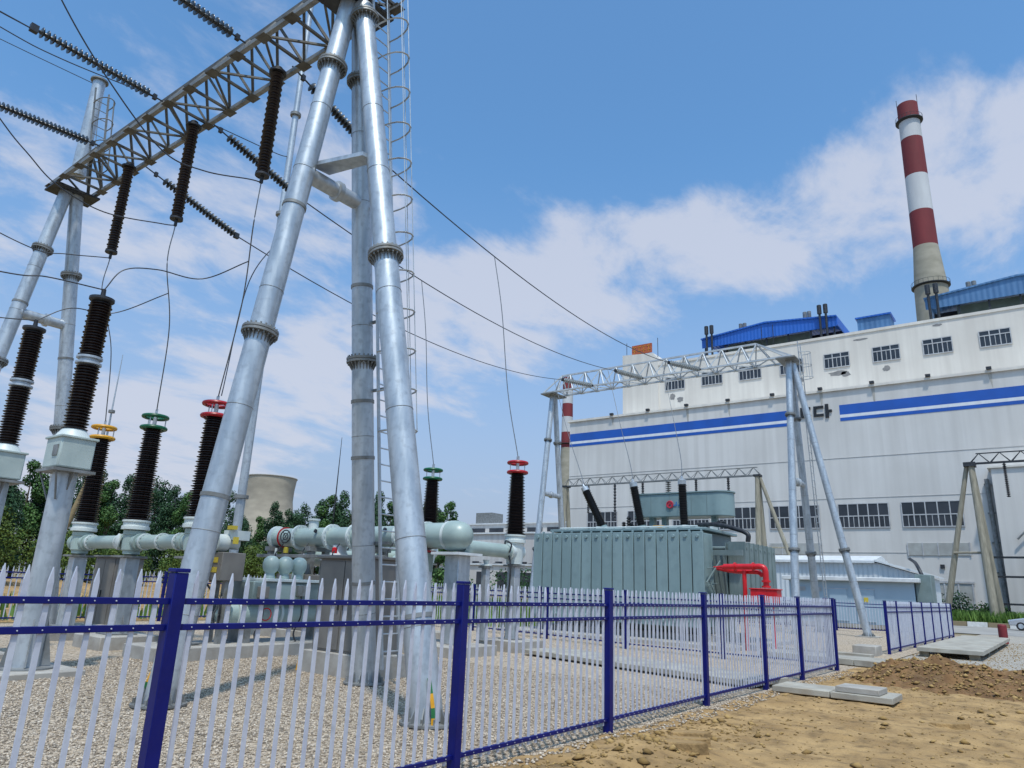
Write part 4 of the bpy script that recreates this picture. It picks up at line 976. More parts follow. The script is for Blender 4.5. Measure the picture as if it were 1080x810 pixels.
for k, (dx, dz, ww, hh) in enumerate(((.22, .02, .2, .05), (.3, .1, .05, .14), (.47, .02, .2, .05), (.54, .1, .05, .16), (.7, .04, .16, .05), (.7, .14, .16, .04))): mb.cbox((-13.38 + dx, 29.36, 5.46 + dz), (ww, .02, hh))
mb.build('emblem_lettering', 'logo_blue', cv)
for x in (-14.5, -13.9, -11.6): MB().box((x - .12, 29.85, 4.2), (x + .12, 30.1, 5.0)).build('conservator_stand', 'xf', T)
mb = MB(); mb.tube((-14.0, 29.4, 4.4), (-10.9, 29.4, 4.72), .06, n=10); mb.sweep(spline([(-11.8, 28.6, 4.55), (-10.8, 28.3, 4.5), (-10.0, 28.1, 4.3), (-9.55, 28, 4.1), (-9.55, 28, 3.8)]), .09, 10); mb.tube((-11.6, 29.0, 4.3), (-11.0, 29.0, 4.7), .08, n=8); mb.build('oil_pipe', 'dark_steel', T)
mb = MB(); mb.box((-13.55, 28.0, 4.3), (-13.1, 28.4, 4.5)); mb.build('gas_relay', 'yellow', T)
mb = MB()
for k in range(14):
    x = -17.4 + k * .5 + random.uniform(-.1, .1); mb.box((x, 27.2 + random.uniform(0, .5), 4.26), (x + .12, 27.5 + random.uniform(0, .5), 4.34 + random.uniform(0, .1)))
mb.tube((-17.6, 27.1, 4.36), (-11.2, 27.1, 4.36), .03, n=6); mb.build('lid_fitting', 'grey_white', T)
for k, (a, b) in enumerate(XFB):
    a, b = Vector(a), Vector(b); d = b - a; h = d.length; t_ = MB().lathe(shed_profile(h * .86, .15, .205, 34, .18), a + d.normalized() * .12, d, 18).build('bushing', 'black_rubber', T)
    MB().lathe([(.2, -.2), (.26, -.18), (.26, 0), (.2, .03), (.2, .13)], a, d, 18).build('turret', 'xf', t_)
    MB().lathe([(.13, 0), (.17, .02), (.17, .2), (.06, .24), (.04, .36)], a + d * .9, d, 16).build('cap', 'galv', t_)
mb = MB()
for x, y, h in ((-15.4, 28.9, .5), (-15.0, 28.6, .7), (-16.8, 29, .35)):
    mb.lathe(shed_profile(h, .06, .11, 6), (x, y, 4.26), n=12)
mb.lathe(shed_profile(.6, .06, .1, 7), (-14.75, 28.9, 4.35), (-.7, 0, .6), 12)
mb.build('small_bushing', 'black_rubber', T)
plinth(-19, -9, 24.6, 31.5, .14, 'wide concrete apron beneath the power transformer')

# red fire pipe
t = thing('fire_pipe', (-8.6, 25.5, 0), 'bright red bent fire pipe with a red valve box, beside the transformer', 'fire pipe')
mb = MB(); mb.sweep(spline([(-9.6, 25.5, 2.76), (-8.6, 25.5, 2.78), (-8.28, 25.5, 2.78), (-8.16, 25.5, 2.68), (-8.14, 25.5, 2.4), (-8.14, 25.5, 2.1)], 8), .10, 14); mb.build('pipe', 'hydrant_red', t)
mb = MB(); mb.sweep(spline([(-10.0, 25.9, 2.72), (-9.3, 25.75, 2.62), (-8.5, 25.7, 2.6), (-8.3, 25.6, 2.5)], 8), .075, 12); mb.build('branch_pipe', 'hydrant_red', t)
mb = MB(); mb.lathe([(.01, 0), (.05, .3), (.09, .42)], (-10.0, 25.5, 2.75), (1, 0, 0), 12); mb.build('nozzle', 'hydrant_red', t)
mb = MB(); mb.tube((-8.9, 25.55, 0), (-8.9, 25.55, 2.65), .075, n=12); mb.build('post', 'hydrant_red', t)
mb = MB()
for x, z in ((-9.2, 2.77), (-8.55, 2.78)): mb.lathe([(.05, -.03), (.145, -.03), (.145, .03), (.05, .03)], (x, 25.5, z), (1, 0, 0), 16)
for z in (2.3, 2.12): mb.lathe([(.05, -.03), (.15, -.03), (.15, .03), (.05, .03)], (-8.14, 25.5, z), n=16)
mb.build('flange', 'hydrant_red', t)
mb = MB(); mb.box((-8.62, 25.25, 1.5), (-7.72, 25.75, 2.02)); mb.box((-8.66, 25.22, 2.02), (-7.68, 25.78, 2.06)); mb.build('valve_box', 'hydrant_red', t, bevel=.015)
for x in (-8.4, -7.94): MB().tube((x, 25.5, 0), (x, 25.5, 1.5), .05, n=10).build('stand_leg', 'hydrant_red', t)

# ------------------------------------------------------------------ trench covers
def slab_run(a, b, wdt, h, label, n, z0=0.02, m='slab'):
    a, b = Vector(a), Vector(b); d = (b - a); Ln = d.length; d.normalize(); nrm = Vector((-d.y, d.x))
    t = thing('trench_cover', (a.x, a.y, z0), label, 'trench cover')
    for k in range(n):
        p = a + d * (Ln * k / n + .008); q = a + d * (Ln * (k + 1) / n - .008); mb = MB(); e = random.uniform(-.006, .01)
        v = [p, q, q + nrm * wdt, p + nrm * wdt]
        mb.add([(c.x, c.y, z0) for c in v] + [(c.x, c.y, z0 + h + e) for c in v], [(0, 3, 2, 1), (4, 5, 6, 7), (0, 1, 5, 4), (1, 2, 6, 5), (2, 3, 7, 6), (3, 0, 4, 7)])
        mb.build('slab', m, t, bevel=.012)
    return t
slab_run((-12.2, 16.9), (-5.3, 15.2), 1.5, .11, 'row of pale trench covers crossing the gravel inside the fence', 9, .05)
slab_run((-4.75, 14.85), (-2.65, 14.85), .95, .1, 'long pale concrete trench cover lying on the soil outside the fence', 2, .06)
mb = MB(); mb.add([(-3.62, 14.95, .17), (-2.88, 14.92, .17), (-2.86, 15.58, .17), (-3.6, 15.6, .17), (-3.62, 14.95, .27), (-2.88, 14.92, .27), (-2.86, 15.58, .27), (-3.6, 15.6, .27)],
                  [(0, 3, 2, 1), (4, 5, 6, 7), (0, 1, 5, 4), (1, 2, 6, 5), (2, 3, 7, 6), (3, 0, 4, 7)])
tag(mb.build('cover_slab', 'concrete', org=(-3.2, 15.25, .17), bevel=.012), 'square grey cover slab lying loose on the end of the long trench cover', 'slab')
slab_run((-8.0, 23.7), (-4.3, 22.9), 1.4, .16, 'concrete trench covers in the fence gap, ending at the soil heap', 5, .02)
slab_run((-8.5, 26.6), (-5.2, 26.2), .35, .12, 'thin concrete kerb strip in the fence gap behind the trench covers', 2, .02)
t = slab_run((-4.45, 30.0), (-2.45, 30.0), 14.5, .14, 'wide pale concrete deck leading to the road beside the soil heap', 1, .16)
mb = MB()
for y in (30.2, 34, 38, 43): mb.box((-4.4, y, -.05), (-4.1, y + .3, .158)); mb.box((-2.9, y, -.05), (-2.6, y + .3, .158))
mb.build('bearer', 'old_concrete', t)
mb = MB(); mb.box((-6.1, 27.9, -.1), (-5.35, 28.9, .32)); tag(mb.build('concrete_block', 'concrete', org=(-5.7, 28.4, 0), bevel=.03), 'rough concrete block at the corner of the fence gap', 'concrete block')
mb = MB(); mb.tube((-2.75, 45.2, 0), (-2.75, 45.2, .85), .2, n=18); mb.lathe([(.2, 0), (.18, .05), (.05, .07)], (-2.75, 45.2, .85), n=18); tag(mb.build('bollard', 'dull_red', org=(-2.75, 45.2, 0)), 'short dark red bollard at the corner of the wide concrete deck', 'bollard')

# ------------------------------------------------------------------ old concrete gantries
def lattice_beam(root, x0, x1, y, z, h, m, bay=1.3, wc=.08):
    mb = MB()
    for dy in (-.3, .3): mb.bar((x0, y + dy, z), (x1, y + dy, z), wc)
    mb.bar((x0 + .6 * (1 if x1 > x0 else -1), y, z + h), (x1 - .3 * (1 if x1 > x0 else -1), y, z + h), wc)
    n = int(abs(x1 - x0) / bay)
    for k in range(n):
        a = x0 + (x1 - x0) * k / n; b = x0 + (x1 - x0) * (k + .5) / n; c = x0 + (x1 - x0) * (k + 1) / n
        for dy in (-.3, .3): mb.bar((a, y + dy, z), (b, y, z + h), wc * .6); mb.bar((b, y, z + h), (c, y + dy, z), wc * .6)
    mb.build('lattice_beam', m, root)
t = thing('concrete_gantry', (-32, 66, 0), 'old concrete pole gantry seen behind the transformer', 'gantry', 'old concrete pole gantries')
lattice_beam(t, -42.6, -21.0, 66, 12.55, .75, 'galv_dull')
for x, nm in ((-21.3, 1), (-42.2, -1)):
    for a, b in (((x, 64.6, 0), (x, 65.85, 12.5)), ((x, 67.4, 0), (x, 66.15, 12.5))): MB().tube(a, b, .3, .2, 14).build('pole', 'old_concrete', t)
    MB().box((x - .3, 65.6, 12.4), (x + .3, 66.4, 12.6)).build('pole_cap', 'dark_steel', t)
MB().tube((-17.2, 66, 0), (-21.1, 66, 12.3), .22, .16, 12).build('brace_pole', 'old_concrete', t)
mb = MB(); mb.tube((-21.3, 65.2, 6), (-18.9, 66, 6), .06, n=6); mb.build('tie', 'old_concrete', t)
for x, hh, lb in ((-39.4, 2.9, 'dark hanging insulator on the old gantry, leftmost one'), (-36.2, 3.8, 'dark hanging insulator on the old gantry, left of the first black bushing'), (-33.0, 2.9, 'dark hanging insulator on the old gantry, beside the middle black bushing'), (-30.2, 2.4, 'thick grey hanging insulator on the old gantry above the conservator'), (-27.3, 2.2, 'dark hanging insulator on the old gantry, behind the rightmost black bushing'), (-24.1, 2.6, 'dark hanging insulator on the old gantry, nearest its right pole')):
    mb = MB(); mb.lathe(shed_profile(hh, .09, .15 if x != -30.2 else .3, 12), (x, 66, 12.5 - hh), n=10); tag(mb.build('hanging_insulator', 'dark_steel' if x != -30.2 else 'galv_dull', org=(x, 66, 12.5)), lb, 'insulator', 'insulators on the old gantry')
t = thing('concrete_gantry', (-6, 80, 0), 'old concrete pole gantry with leaning brace near the right edge', 'gantry', 'old concrete pole gantries')
lattice_beam(t, -5.7, 16, 81, 14.9, .95, 'dark_steel', 1.6, .1)
for a, b in (((-5.2, 79.2, 0), (-5.6, 80.8, 14.8)), ((-4.9, 82.8, 0), (-5.6, 81.2, 14.8))): MB().tube(a, b, .36, .25, 14).build('pole', 'old_concrete', t)
MB().tube((-9.3, 81, 0), (-5.95, 81, 14.8), .3, .2, 14).build('brace_pole', 'old_concrete', t)
MB().box((-6.2, 80.4, 14.6), (-5.2, 81.6, 15)).build('pole_cap', 'dark_steel', t)
mb = MB(); mb.tube((-7.9, 80.7, 6.5), (-5.3, 80.2, 6.5), .1, n=8); mb.build('tie', 'old_concrete', t)
mb = MB(); mb.lathe(shed_profile(3.2, .08, .17, 16), (-2.95, 81, 11.6), n=12); tag(mb.build('hanging_insulator', 'dark_steel', org=(-2.95, 81, 14.8)), 'dark hanging insulator on the right old gantry, above the wall pipe', 'insulator')

# ------------------------------------------------------------------ cabin and corrugated shed
t = thing('corrugated_shed', (-20, 64, 0), 'long white corrugated shed with a low gable behind the pale cabin', 'shed')
MB().prism_x([(62, 0), (68, 0), (68, 4.6), (62, 4.6)], -42, -11.2).build('wall', 'shed', t, smooth=False)
MB().prism_x([(61.7, 4.6), (68.3, 4.6), (68.3, 4.75), (65, 5.3), (61.7, 4.78)], -42.3, -11.4).build('roof', 'roof_white', t, smooth=False)
MB().prism([(-11.2, 0), (-7.9, 0), (-7.9, 3.6), (-11.2, 4.6)], 62, 68).build('lean_to', 'shed', t, smooth=False)
MB().prism([(-11.4, 4.72), (-7.6, 3.66), (-7.6, 3.8), (-11.4, 4.86)], 61.7, 68.3).build('lean_to_roof', 'roof_white', t, smooth=False)
t = thing('cabin', (-12, 56, 0), 'pale blue equipment cabin with a white overhanging roof', 'cabin')
MB().box((-15.9, 55, .25), (-7.9, 58, 3.05)).build('wall', 'cabin', t, bevel=.03)
MB().box((-16.3, 54.6, 3.05), (-7.5, 58.4, 3.33)).build('roof', 'roof_white', t, bevel=.04)
MB().box((-16, 54.9, 0), (-7.8, 58.1, .25)).build('base', 'concrete', t)
for x in (-11.5, -13.2):
    d = MB().box((x, 54.93, .4), (x + 1.15, 54.99, 2.5)).build('door', 'cabin', t, bevel=.01)
    MB().box((x + .1, 54.89, 1.3), (x + .16, 54.93, 1.6)).build('handle', 'dark_steel', d)
    if x > -12: MB().box((x + .5, 54.91, 1.7), (x + .78, 54.926, 2.0)).build('warning_plate', 'label_yellow', d)
    MB().box((x - .06, 54.955, 2.5), (x + 1.21, 54.99, 2.56)).build('door_head', 'frame', t)
mb = MB()
for x in (-15.4, -14.3): 
    for k in range(4): mb.box((x, 54.95, 2.35 + k * .07), (x + .6, 54.992, 2.39 + k * .07))
mb.build('vent', 'frame', t)
mb = MB(); mb.box((-7.85, 55.2, 1.8), (-6.9, 57, 3.6)); mb.box((-7.85, 55.4, .2), (-7.0, 56.8, 1.8)); o = mb.build('equipment_box', 'xf_grey', org=(-7.4, 56, 0), bevel=.04); tag(o, 'dark grey equipment box at the right end of the pale cabin', 'equipment box')
mb = MB(); mb.sweep(spline([(-8.9, 61.5, 4.9), (-8.4, 60, 4.6), (-7.9, 57.5, 4.2), (-7.6, 56.8, 3.6)]), .12, 10); tag(mb.build('exhaust_pipe', 'dark_steel', org=(-8.4, 60, 4)), 'dark bent exhaust pipe above the grey equipment box', 'pipe')

# ------------------------------------------------------------------ main building
B = thing('power_station_building', (-20, 95, 0), 'huge white power station building with blue stripes and blue roof sheds', 'building')
YB, YU = 90.0, 97.0
XR = 45.0
MB().box((-57.1, YB, 0), (XR, YB + 7, 26.15)).build('lower_wall', 'wall_low', B, smooth=False)
mb = MB(); mb.box((-57.4, YB - .25, 26.152), (XR + .3, YB + 7, 26.45)); mb.build('lower_parapet', 'wall_up', B, smooth=False)
MB().box((-51.6, YU, 26.16), (XR, YU + 32, 35.4)).build('upper_wall', 'wall_up', B, smooth=False)
MB().box((-51.75, YU - .12, 35.402), (XR + .2, YU + 32.1, 35.75)).build('upper_parapet', 'wall_up', B, smooth=False)
mb = MB(); mb.prism([(-51.72, 26.17), (-45.6, 26.17), (-45.6, 36.6), (-46.4, 37.6), (-51.72, 38.0)], YU - .16, YU + 9); mb.build('stair_tower', 'wall_up', B, smooth=False)
MB().box((-4.4, YB - 2.4, 0), (XR, YB - .02, 15.4)).build('annex_wall', 'wall_low', B, smooth=False)
MB().box((-4.7, YB - 2.6, 15.402), (XR, YB - .02, 15.6)).build('annex_parapet', 'wall_up', B, smooth=False)
def facade(mb, x0, x1, z0, z1, y, p0, p1): mb.box((x0, y - p1, z0), (x1, y - p0, z1))
for x0, x1 in ((-57.05, -25.0), (-18.8, XR)):
    mb = MB(); facade(mb, x0, x1, 23.15, 24.35, YB, .004, .03); mb.build('blue_stripe', 'stripe', B, smooth=False)
    mb = MB(); facade(mb, x0, x1, 22.78, 23.146, YB, .004, .03); mb.build('white_stripe', 'stripe_white', B, smooth=False)
    mb = MB(); facade(mb, x0, x1, 22.38, 22.776, YB, .004, .03); mb.build('blue_stripe', 'stripe', B, smooth=False)
def cglyph(x, z0, z1, w_):
    mb = MB(); th = .3; facade(mb, x, x + .32, z0, z1, YB, .004, .16); facade(mb, x + .322, x + w_, z1 - th, z1, YB, .004, .16); facade(mb, x + .322, x + w_, z0, z0 + th, YB, .004, .16)
    return mb
cglyph(-23.3, 23.2, 24.5, 1.2).build('letter', 'letter', B, smooth=False)
cglyph(-21.75, 23.2, 24.5, 1.15).build('letter', 'letter', B, smooth=False)
mb = MB(); facade(mb, -20.4, -20.02, 22.95, 24.65, YB, .004, .16); facade(mb, -20.018, -19.65, 23.62, 23.92, YB, .004, .16); mb.build('letter', 'letter', B, smooth=False)
mb = MB()
facade(mb, -57.05, XR, 17.9, 17.95, YB, .004, .04); mb.build('wall_seam', 'seam', B, smooth=False)
for z in (13.15, 7.0):
    mb = MB(); facade(mb, -57.05, -4.45, z, z + .05, YB, .004, .04); mb.build('wall_seam', 'seam', B, smooth=False)
def window(x0, x1, z0, z1, y, cols, split, name='window', halves=True):
    mb = MB(); mb.box((x0, y - .05, z0), (x1, y - .004, z1)); o = mb.build(name, 'glass', B, smooth=False)
    mb = MB(); f = .055
    mb.box((x0 - .03, y - .12, z0 - .06), (x1 + .03, y - .054, z0 + .05)); mb.box((x0 - .03, y - .1, z1 - .05), (x1 + .03, y - .054, z1 + .03))
    for k in range(cols + 1):
        x = x0 + (x1 - x0) * k / cols; mb.box((x - f, y - .11, z0 + .051), (x + f, y - .056, z1 - .051))
        if k < cols and halves:
            xm = x + (x1 - x0) / cols / 2; mb.box((xm - .03, y - .1, z0 + .052), (xm + .03, y - .057, split - .06))
        if k < cols: mb.box((x + f + .001, y - .105, split - .055), (x + (x1 - x0) / cols - f - .001, y - .057, split + .055))
    mb.build('frame', 'frame', o, smooth=False)
for x0, x1 in ((-53.8, -49.0), (-47.3, -42.5), (-40.6, -35.6), (-34.2, -29.2), (-27.8, -22.0), (-19.9, -14.6), (-13.3, -7.5)): window(x0, x1, 9.8, 12.5, YB, 5, 11.1)
for k, x in enumerate((-44.5, -38.7, -33.1, -27.4, -21.6, -15.7, -10.0, -4.1, 1.8, 7.6, 13.4)): window(x, x + 3.1, 31.25, 33.2, YU, 3, 32.6)
for x0, x1 in ((-28.0, -22.2), (-13.1, -7.3)):
    mb = MB(); mb.box((x0, YB - .08, 6.75), (x1, YB - .004, 8.05)); o = mb.build('louvre_band', 'louvre', B, smooth=False)
    mb = MB()
    for k in range(5): mb.box((x0 + (x1 - x0) * k / 4 - .06, YB - .13, 6.7), (x0 + (x1 - x0) * k / 4 + .06, YB - .084, 8.1))
    mb.build('frame', 'frame', o, smooth=False)
mb = MB(); mb.box((-11.3, YB - .07, 0), (-7.5, YB - .004, 3.9)); o = mb.build('roller_door', 'louvre', B, smooth=False)
mb = MB()
for k in range(4): mb.box((-11.3 + 3.8 * k / 3 - .07, YB - .13, 0), (-11.3 + 3.8 * k / 3 + .07, YB - .074, 3.95))
mb.box((-11.5, YB - .16, 3.92), (-7.3, YB - .074, 4.1)); mb.build('frame', 'frame', o, smooth=False)
mb = MB(); mb.cbox((-10, YB - .1, 5.6), (.4, .16, .4)); mb.build('wall_box', 'dark_steel', B)
for k in range(16):
    x = -50 + k * 5.8; MB().box((x, YB - .5, 26.46), (x + .5, YB - .1, 26.75)).build('roof_outlet', 'dark_steel', B)
    if k % 3 != 1: MB().prism([(x + .05, 26.1), (x + .45, 26.1), (x + .36, 26.1 - 1.2 - (k * 7 % 5) * .5), (x + .2, 26.1 - .9 - (k * 3 % 4) * .4)], YB - .012, YB - .004).build('rain_stain', 'stain', B, smooth=False)
def blob(cx_, cz, w_, h_, y, seed):
    r_ = random.Random(seed); n = 16; pts = []
    for k in range(n):
        a = 2 * PI * k / n; s = r_.uniform(.7, 1.1); pts.append((cx_ + w_ / 2 * s * math.cos(a), cz + h_ / 2 * s * math.sin(a)))
    return MB().prism(pts, y - .02, y - .004)
for i, (x, z, w_, h_) in enumerate(((-43.4, 30.2, .9, 1.1), (-42.2, 29.6, 1.1, .9), (-25.2, 30.2, 1.6, 1.0), (-20.0, 30.45, 2.6, .7), (-19.1, 30.2, 1.2, .9), (-14.3, 30.2, .9, .8), (-17, 34.6, 1.8, .3), (-8.2, 34.9, 1.3, .35))):
    blob(x, z, w_, h_, YU, i).build('bare_patch', 'patch', B, smooth=False)
# roof sheds
def roof_shed(x0, x1, zb, zf, ridge, m, y=YU + 1.0, depth=12):
    xm = (x0 + x1) / 2
    MB().prism([(x0, zb), (x1, zb), (x1, zb + zf), (xm, zb + zf + ridge), (x0, zb + zf)], y, y + .15).build('shed_fascia', m, B, smooth=False)
    MB().prism([(x0 - .1, zb + zf), (xm, zb + zf + ridge), (x1 + .1, zb + zf), (x1 + .1, zb + zf + .2), (xm, zb + zf + ridge + .2), (x0 - .1, zb + zf + .2)], y - .2, y + depth).build('shed_roof', m, B, smooth=False)
    MB().box((x1 - .02, y + .16, zb + .2), (x1 + .12, y + depth, zb + zf - .01)).build('shed_side', m, B, smooth=False)
    mb = MB()
    for k in range(7):
        x = x0 + .4 + (x1 - x0 - .8) * k / 6; mb.box((x - .1, y + .3, 35.76), (x + .1, y + .5, zb + .6))
    mb.build('shed_post', 'dark_steel', B)
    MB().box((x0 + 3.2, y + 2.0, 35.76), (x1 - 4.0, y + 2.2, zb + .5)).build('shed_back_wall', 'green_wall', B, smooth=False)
    MB().box((x0 + .3, y + 6, 35.77), (x1 - .3, y + 6.2, zb + zf - .02)).build('shed_recess_shade', 'dark_steel', B, smooth=False)  # dark backing sheet, the recess shade under the roof put in as colour
roof_shed(-38.9, -19.9, 37.4, 1.3, .9, 'roof_blue')
roof_shed(-9.3, 10.3, 37.5, 1.35, .9, 'roof_blue_pale')
MB().box((-17.3, YU + .8, 35.76), (-13.4, YU + 4, 37.7)).build('roof_hut', 'roof_blue_pale', B, smooth=False)
MB().box((-17.5, YU + .6, 37.702), (-13.2, YU + 4.2, 37.9)).build('roof_hut_lid', 'roof_blue', B, smooth=False)
for xs, base in (((-37.9, -37.1), 37.0), ((-21.8, -21.0), 38.0), ((-8.8, -7.9), 37.0)):
    for x in xs:
        mb = MB(); mb.tube((x, YU + .4, 35.76), (x, YU + .4, 39.2), .16, n=10); mb.lathe([(.17, 0), (.3, .1), (.3, 1.3), (.22, 1.35)], (x, YU + .4, 39.2), n=12); mb.build('vent_stack', 'dark_steel', B)
for x, y in ((-33.9, 4), (-33.3, 4), (-24.6, 4), (-24.0, 4), (-4.6, 4), (-4.0, 4)):
    mb = MB(); mb.lathe([(.2, 0), (.28, .1), (.28, 2.4), (.2, 2.45)], (x, YU + y, 38.9), n=12); mb.build('vent_stack', 'galv_dull', B)
mb = MB(); mb.box((-50.3, YU + .3, 38.0), (-46.9, YU + .6, 39.5)); o = mb.build('roof_sign', 'orange', B, smooth=False)
mb = MB()
for k in range(4):
    x = -50.1 + k * .82
    mb.box((x, YU + .26, 38.5), (x + .55, YU + .296, 38.6)); mb.box((x + .2, YU + .26, 38.2), (x + .3, YU + .295, 39.3)); mb.box((x, YU + .26, 39.1), (x + .55, YU + .294, 39.2))
mb.build('sign_strokes', 'label_orange', o, smooth=False)
mb = MB()
for x in (-51.3, -45.9, -28.2, -29.8): mb.tube((x, YU + .5, 35.7), (x, YU + .5, 40.2 if x < -40 else 39), .05, n=6)
mb.build('roof_rod', 'dark_steel', B)
mb = MB(); mb.tube((-5.0, YB - .35, 14.6), (-4.75, YB - .35, 0), .22, n=12)
for z in (2, 5, 8, 11, 14): mb.box((-5.3, YB - .4, z), (-4.6, YB - .03, z + .12))
mb.build('downpipe', 'galv_dull', B)
# steel frame rack by the wall
t = thing('pipe_rack', (-3.6, 83, 0), 'dark steel pipe rack against the wall at the right edge', 'rack')
mb = MB()
for x, z in ((-5.6, 6.2), (-5.4, 6.2), (-2.4, 6.4), (-1.2, 6.4)): mb.box((x, 84.2, 0), (x + .28, 84.45, z))
mb.build('post', 'dark_steel', t)
mb = MB()
for z in (1.9, 4.4, 6.2): mb.box((-5.9, 84.1, z), (3, 84.5, z + .18))
mb.build('crossbeam', 'dark_steel', t)
MB().box((-1.9, 83.6, 4.6), (-.6, 84.0, 5.1)).build('plate', 'frame', t)
t = thing('wall_pipework', (-.9, 86.5, 0), 'bent pipework with a black valve on the wall at the right edge', 'pipework')
mb = MB(); mb.sweep(spline([(-3.0, 87.2, 8.2), (-2.0, 87.2, 9.2), (-1.2, 87.2, 9.6), (.4, 87.2, 9.7)]), .09, 8); mb.build('pipe', 'galv_dull', t)
mb = MB(); mb.lathe([(.2, 0), (.45, .3), (.5, 1.4), (.3, 2.0), (.1, 2.2)], (-1.1, 86.5, 5.6), n=14); mb.cbox((-1.0, 86.5, 8.1), (.7, .5, .5)); mb.build('valve', 'black_rubber', t)

# ------------------------------------------------------------------ chimneys, cooling tower, hall
def chimney(x, y, segs, rings, label, name='striped_chimney', n=40):
    t = thing(name, (x, y, 0), label, 'chimney')
    for (z0, r0), (z1, r1), m in segs: MB().tube((x, y, z0), (x, y, z1), r0, r1, n).build('band', m, t)
    for z, r in rings:
        mb = MB(); mb.lathe([(r * .9, -.5), (r + .8, 0), (r + .8, .2), (r * .9, .26)], (x, y, z), n=n)
        for k in range(24):
            a = 2 * PI * k / 24; mb.tube((x + (r + .75) * math.cos(a), y + (r + .75) * math.sin(a), z + .2), (x + (r + .75) * math.cos(a), y + (r + .75) * math.sin(a), z + 1.3), .05, n=4)
        mb.torus((x, y, z + 1.3), (0, 0, 1), r + .75, .05, 32, 5); mb.build('gallery', 'dark_steel', t)
    return t
rr = lambda z: 3.5 + (148 - z) * .0185
def seg(z0, z1, m): return ((z0, rr(z0)), (z1, rr(z1)), m)
c = chimney(-18.5, 215, [((0, 6.2), (86, 4.15), 'chim_conc'), ((86, 4.15), (98.6, 3.15), 'chim_conc'), ((98.6, 3.15), (109.6, 3.05), 'chim_red'), ((109.6, 3.05), (121.2, 2.95), 'chim_white'), ((121.2, 2.95), (133.6, 2.85), 'chim_red'), ((133.6, 2.85), (140.4, 2.8), 'chim_white'), ((140.4, 2.8), (145.6, 2.75), 'chim_red')], [(139.8, 2.85), (86.4, 4.0)], 'tall red and white banded chimney above the building roof')
mb = MB()
for x in (-1, 1): mb.tube((-18.5 + x * 2.7, 215, 145.6), (-18.5 + x * 2.7, 215, 148.5), .08, n=5)
mb.build('lightning_rod', 'dark_steel', c)
chimney(-192, 300, [((0, 3.9), (70, 3.0), 'chim_conc'), ((70, 3.0), (78, 2.9), 'chim_red'), ((78, 2.9), (86, 2.8), 'chim_white'), ((86, 2.8), (93, 2.7), 'chim_red'), ((93, 2.7), (100, 2.65), 'chim_white'), ((100, 2.65), (107, 2.6), 'chim_red')], [(72, 3.0)], 'distant smaller red and white chimney beside the far gantry leg', n=24)
t = thing('cooling_tower', (-412, 282, 0), 'tan concrete cooling tower rising beyond the dark trees', 'cooling tower')
pr = [(31, 0), (25, 12), (19.5, 27), (16.2, 42), (15.1, 50), (15.3, 57), (16.1, 64), (16.1, 65), (15.2, 65)]
MB().lathe(pr, (-412, 282, 0), n=48).build('shell', 'tower', t)
mb = MB(); mb.torus((-412, 282, 64.6), (0, 0, 1), 16.2, .45, 48, 6); mb.build('rim', 'concrete', t)
mb = MB()
for k in range(30): mb.box((-429.0 + 0, 278.4, 30 + k * 1.2), (-428.2, 279.2, 30.15 + k * 1.2))
mb.tube((-428.6, 278.6, 25), (-428.6, 278.6, 66.5), .2, n=5); mb.build('tower_ladder', 'dark_steel', t)
t = thing('long_hall', (-88, 122, 0), 'long low white hall with a strip window far behind the gas pipes', 'building')
MB().box((-104, 120, 0), (-62, 135, 12.2)).build('wall', 'wall_hall', t, smooth=False)
MB().box((-104.4, 119.6, 12.2), (-61.6, 135.4, 12.5)).build('eaves', 'roof_white', t, smooth=False)
MB().box((-103, 122, 12.5), (-63, 133, 14.4)).build('roof_monitor', 'wall_hall', t, smooth=False)
MB().box((-103.4, 121.7, 14.4), (-62.6, 133.4, 14.65)).build('roof', 'roof_white', t, smooth=False)
for k in range(8): MB().box((-102.4 + k * 5, 121.9, 12.75), (-98.6 + k * 5, 121.98, 13.6)).build('strip_window', 'glass', t, smooth=False)
for k in range(6): MB().box((-100 + k * 6.2, 119.9, 4.4), (-98.2 + k * 6.2, 119.98, 6.6)).build('window', 'glass', t, smooth=False)
mb = MB()
for k in range(9): mb.lathe([(1.6, 0), (1.5, .5), (1.0, .9), (.2, 1.1)], (-101 + k * 4.4, 118.2, 5.2), n=12)
mb.build('vent_cowl', 'dark_steel', t)
mb = MB(); mb.box((-103, 124, 14.66), (-98.5, 128, 17.2))
o = mb.build('roof_plant', 'galv_dull', t)
t = thing('low_annex', (-80, 108, 0), 'low white wall with dark gaps in front of the long hall', 'building')
MB().box((-100, 107, 0), (-62, 110, 5.4)).build('wall', 'wall_hall', t, smooth=False)
MB().box((-100.3, 106.7, 5.4), (-61.7, 110.3, 5.7)).build('coping', 'roof_white', t, smooth=False)
for k in range(7): MB().box((-98 + k * 5, 106.9, 1.4), (-95.5 + k * 5, 106.98, 4.2)).build('opening', 'glass', t, smooth=False)

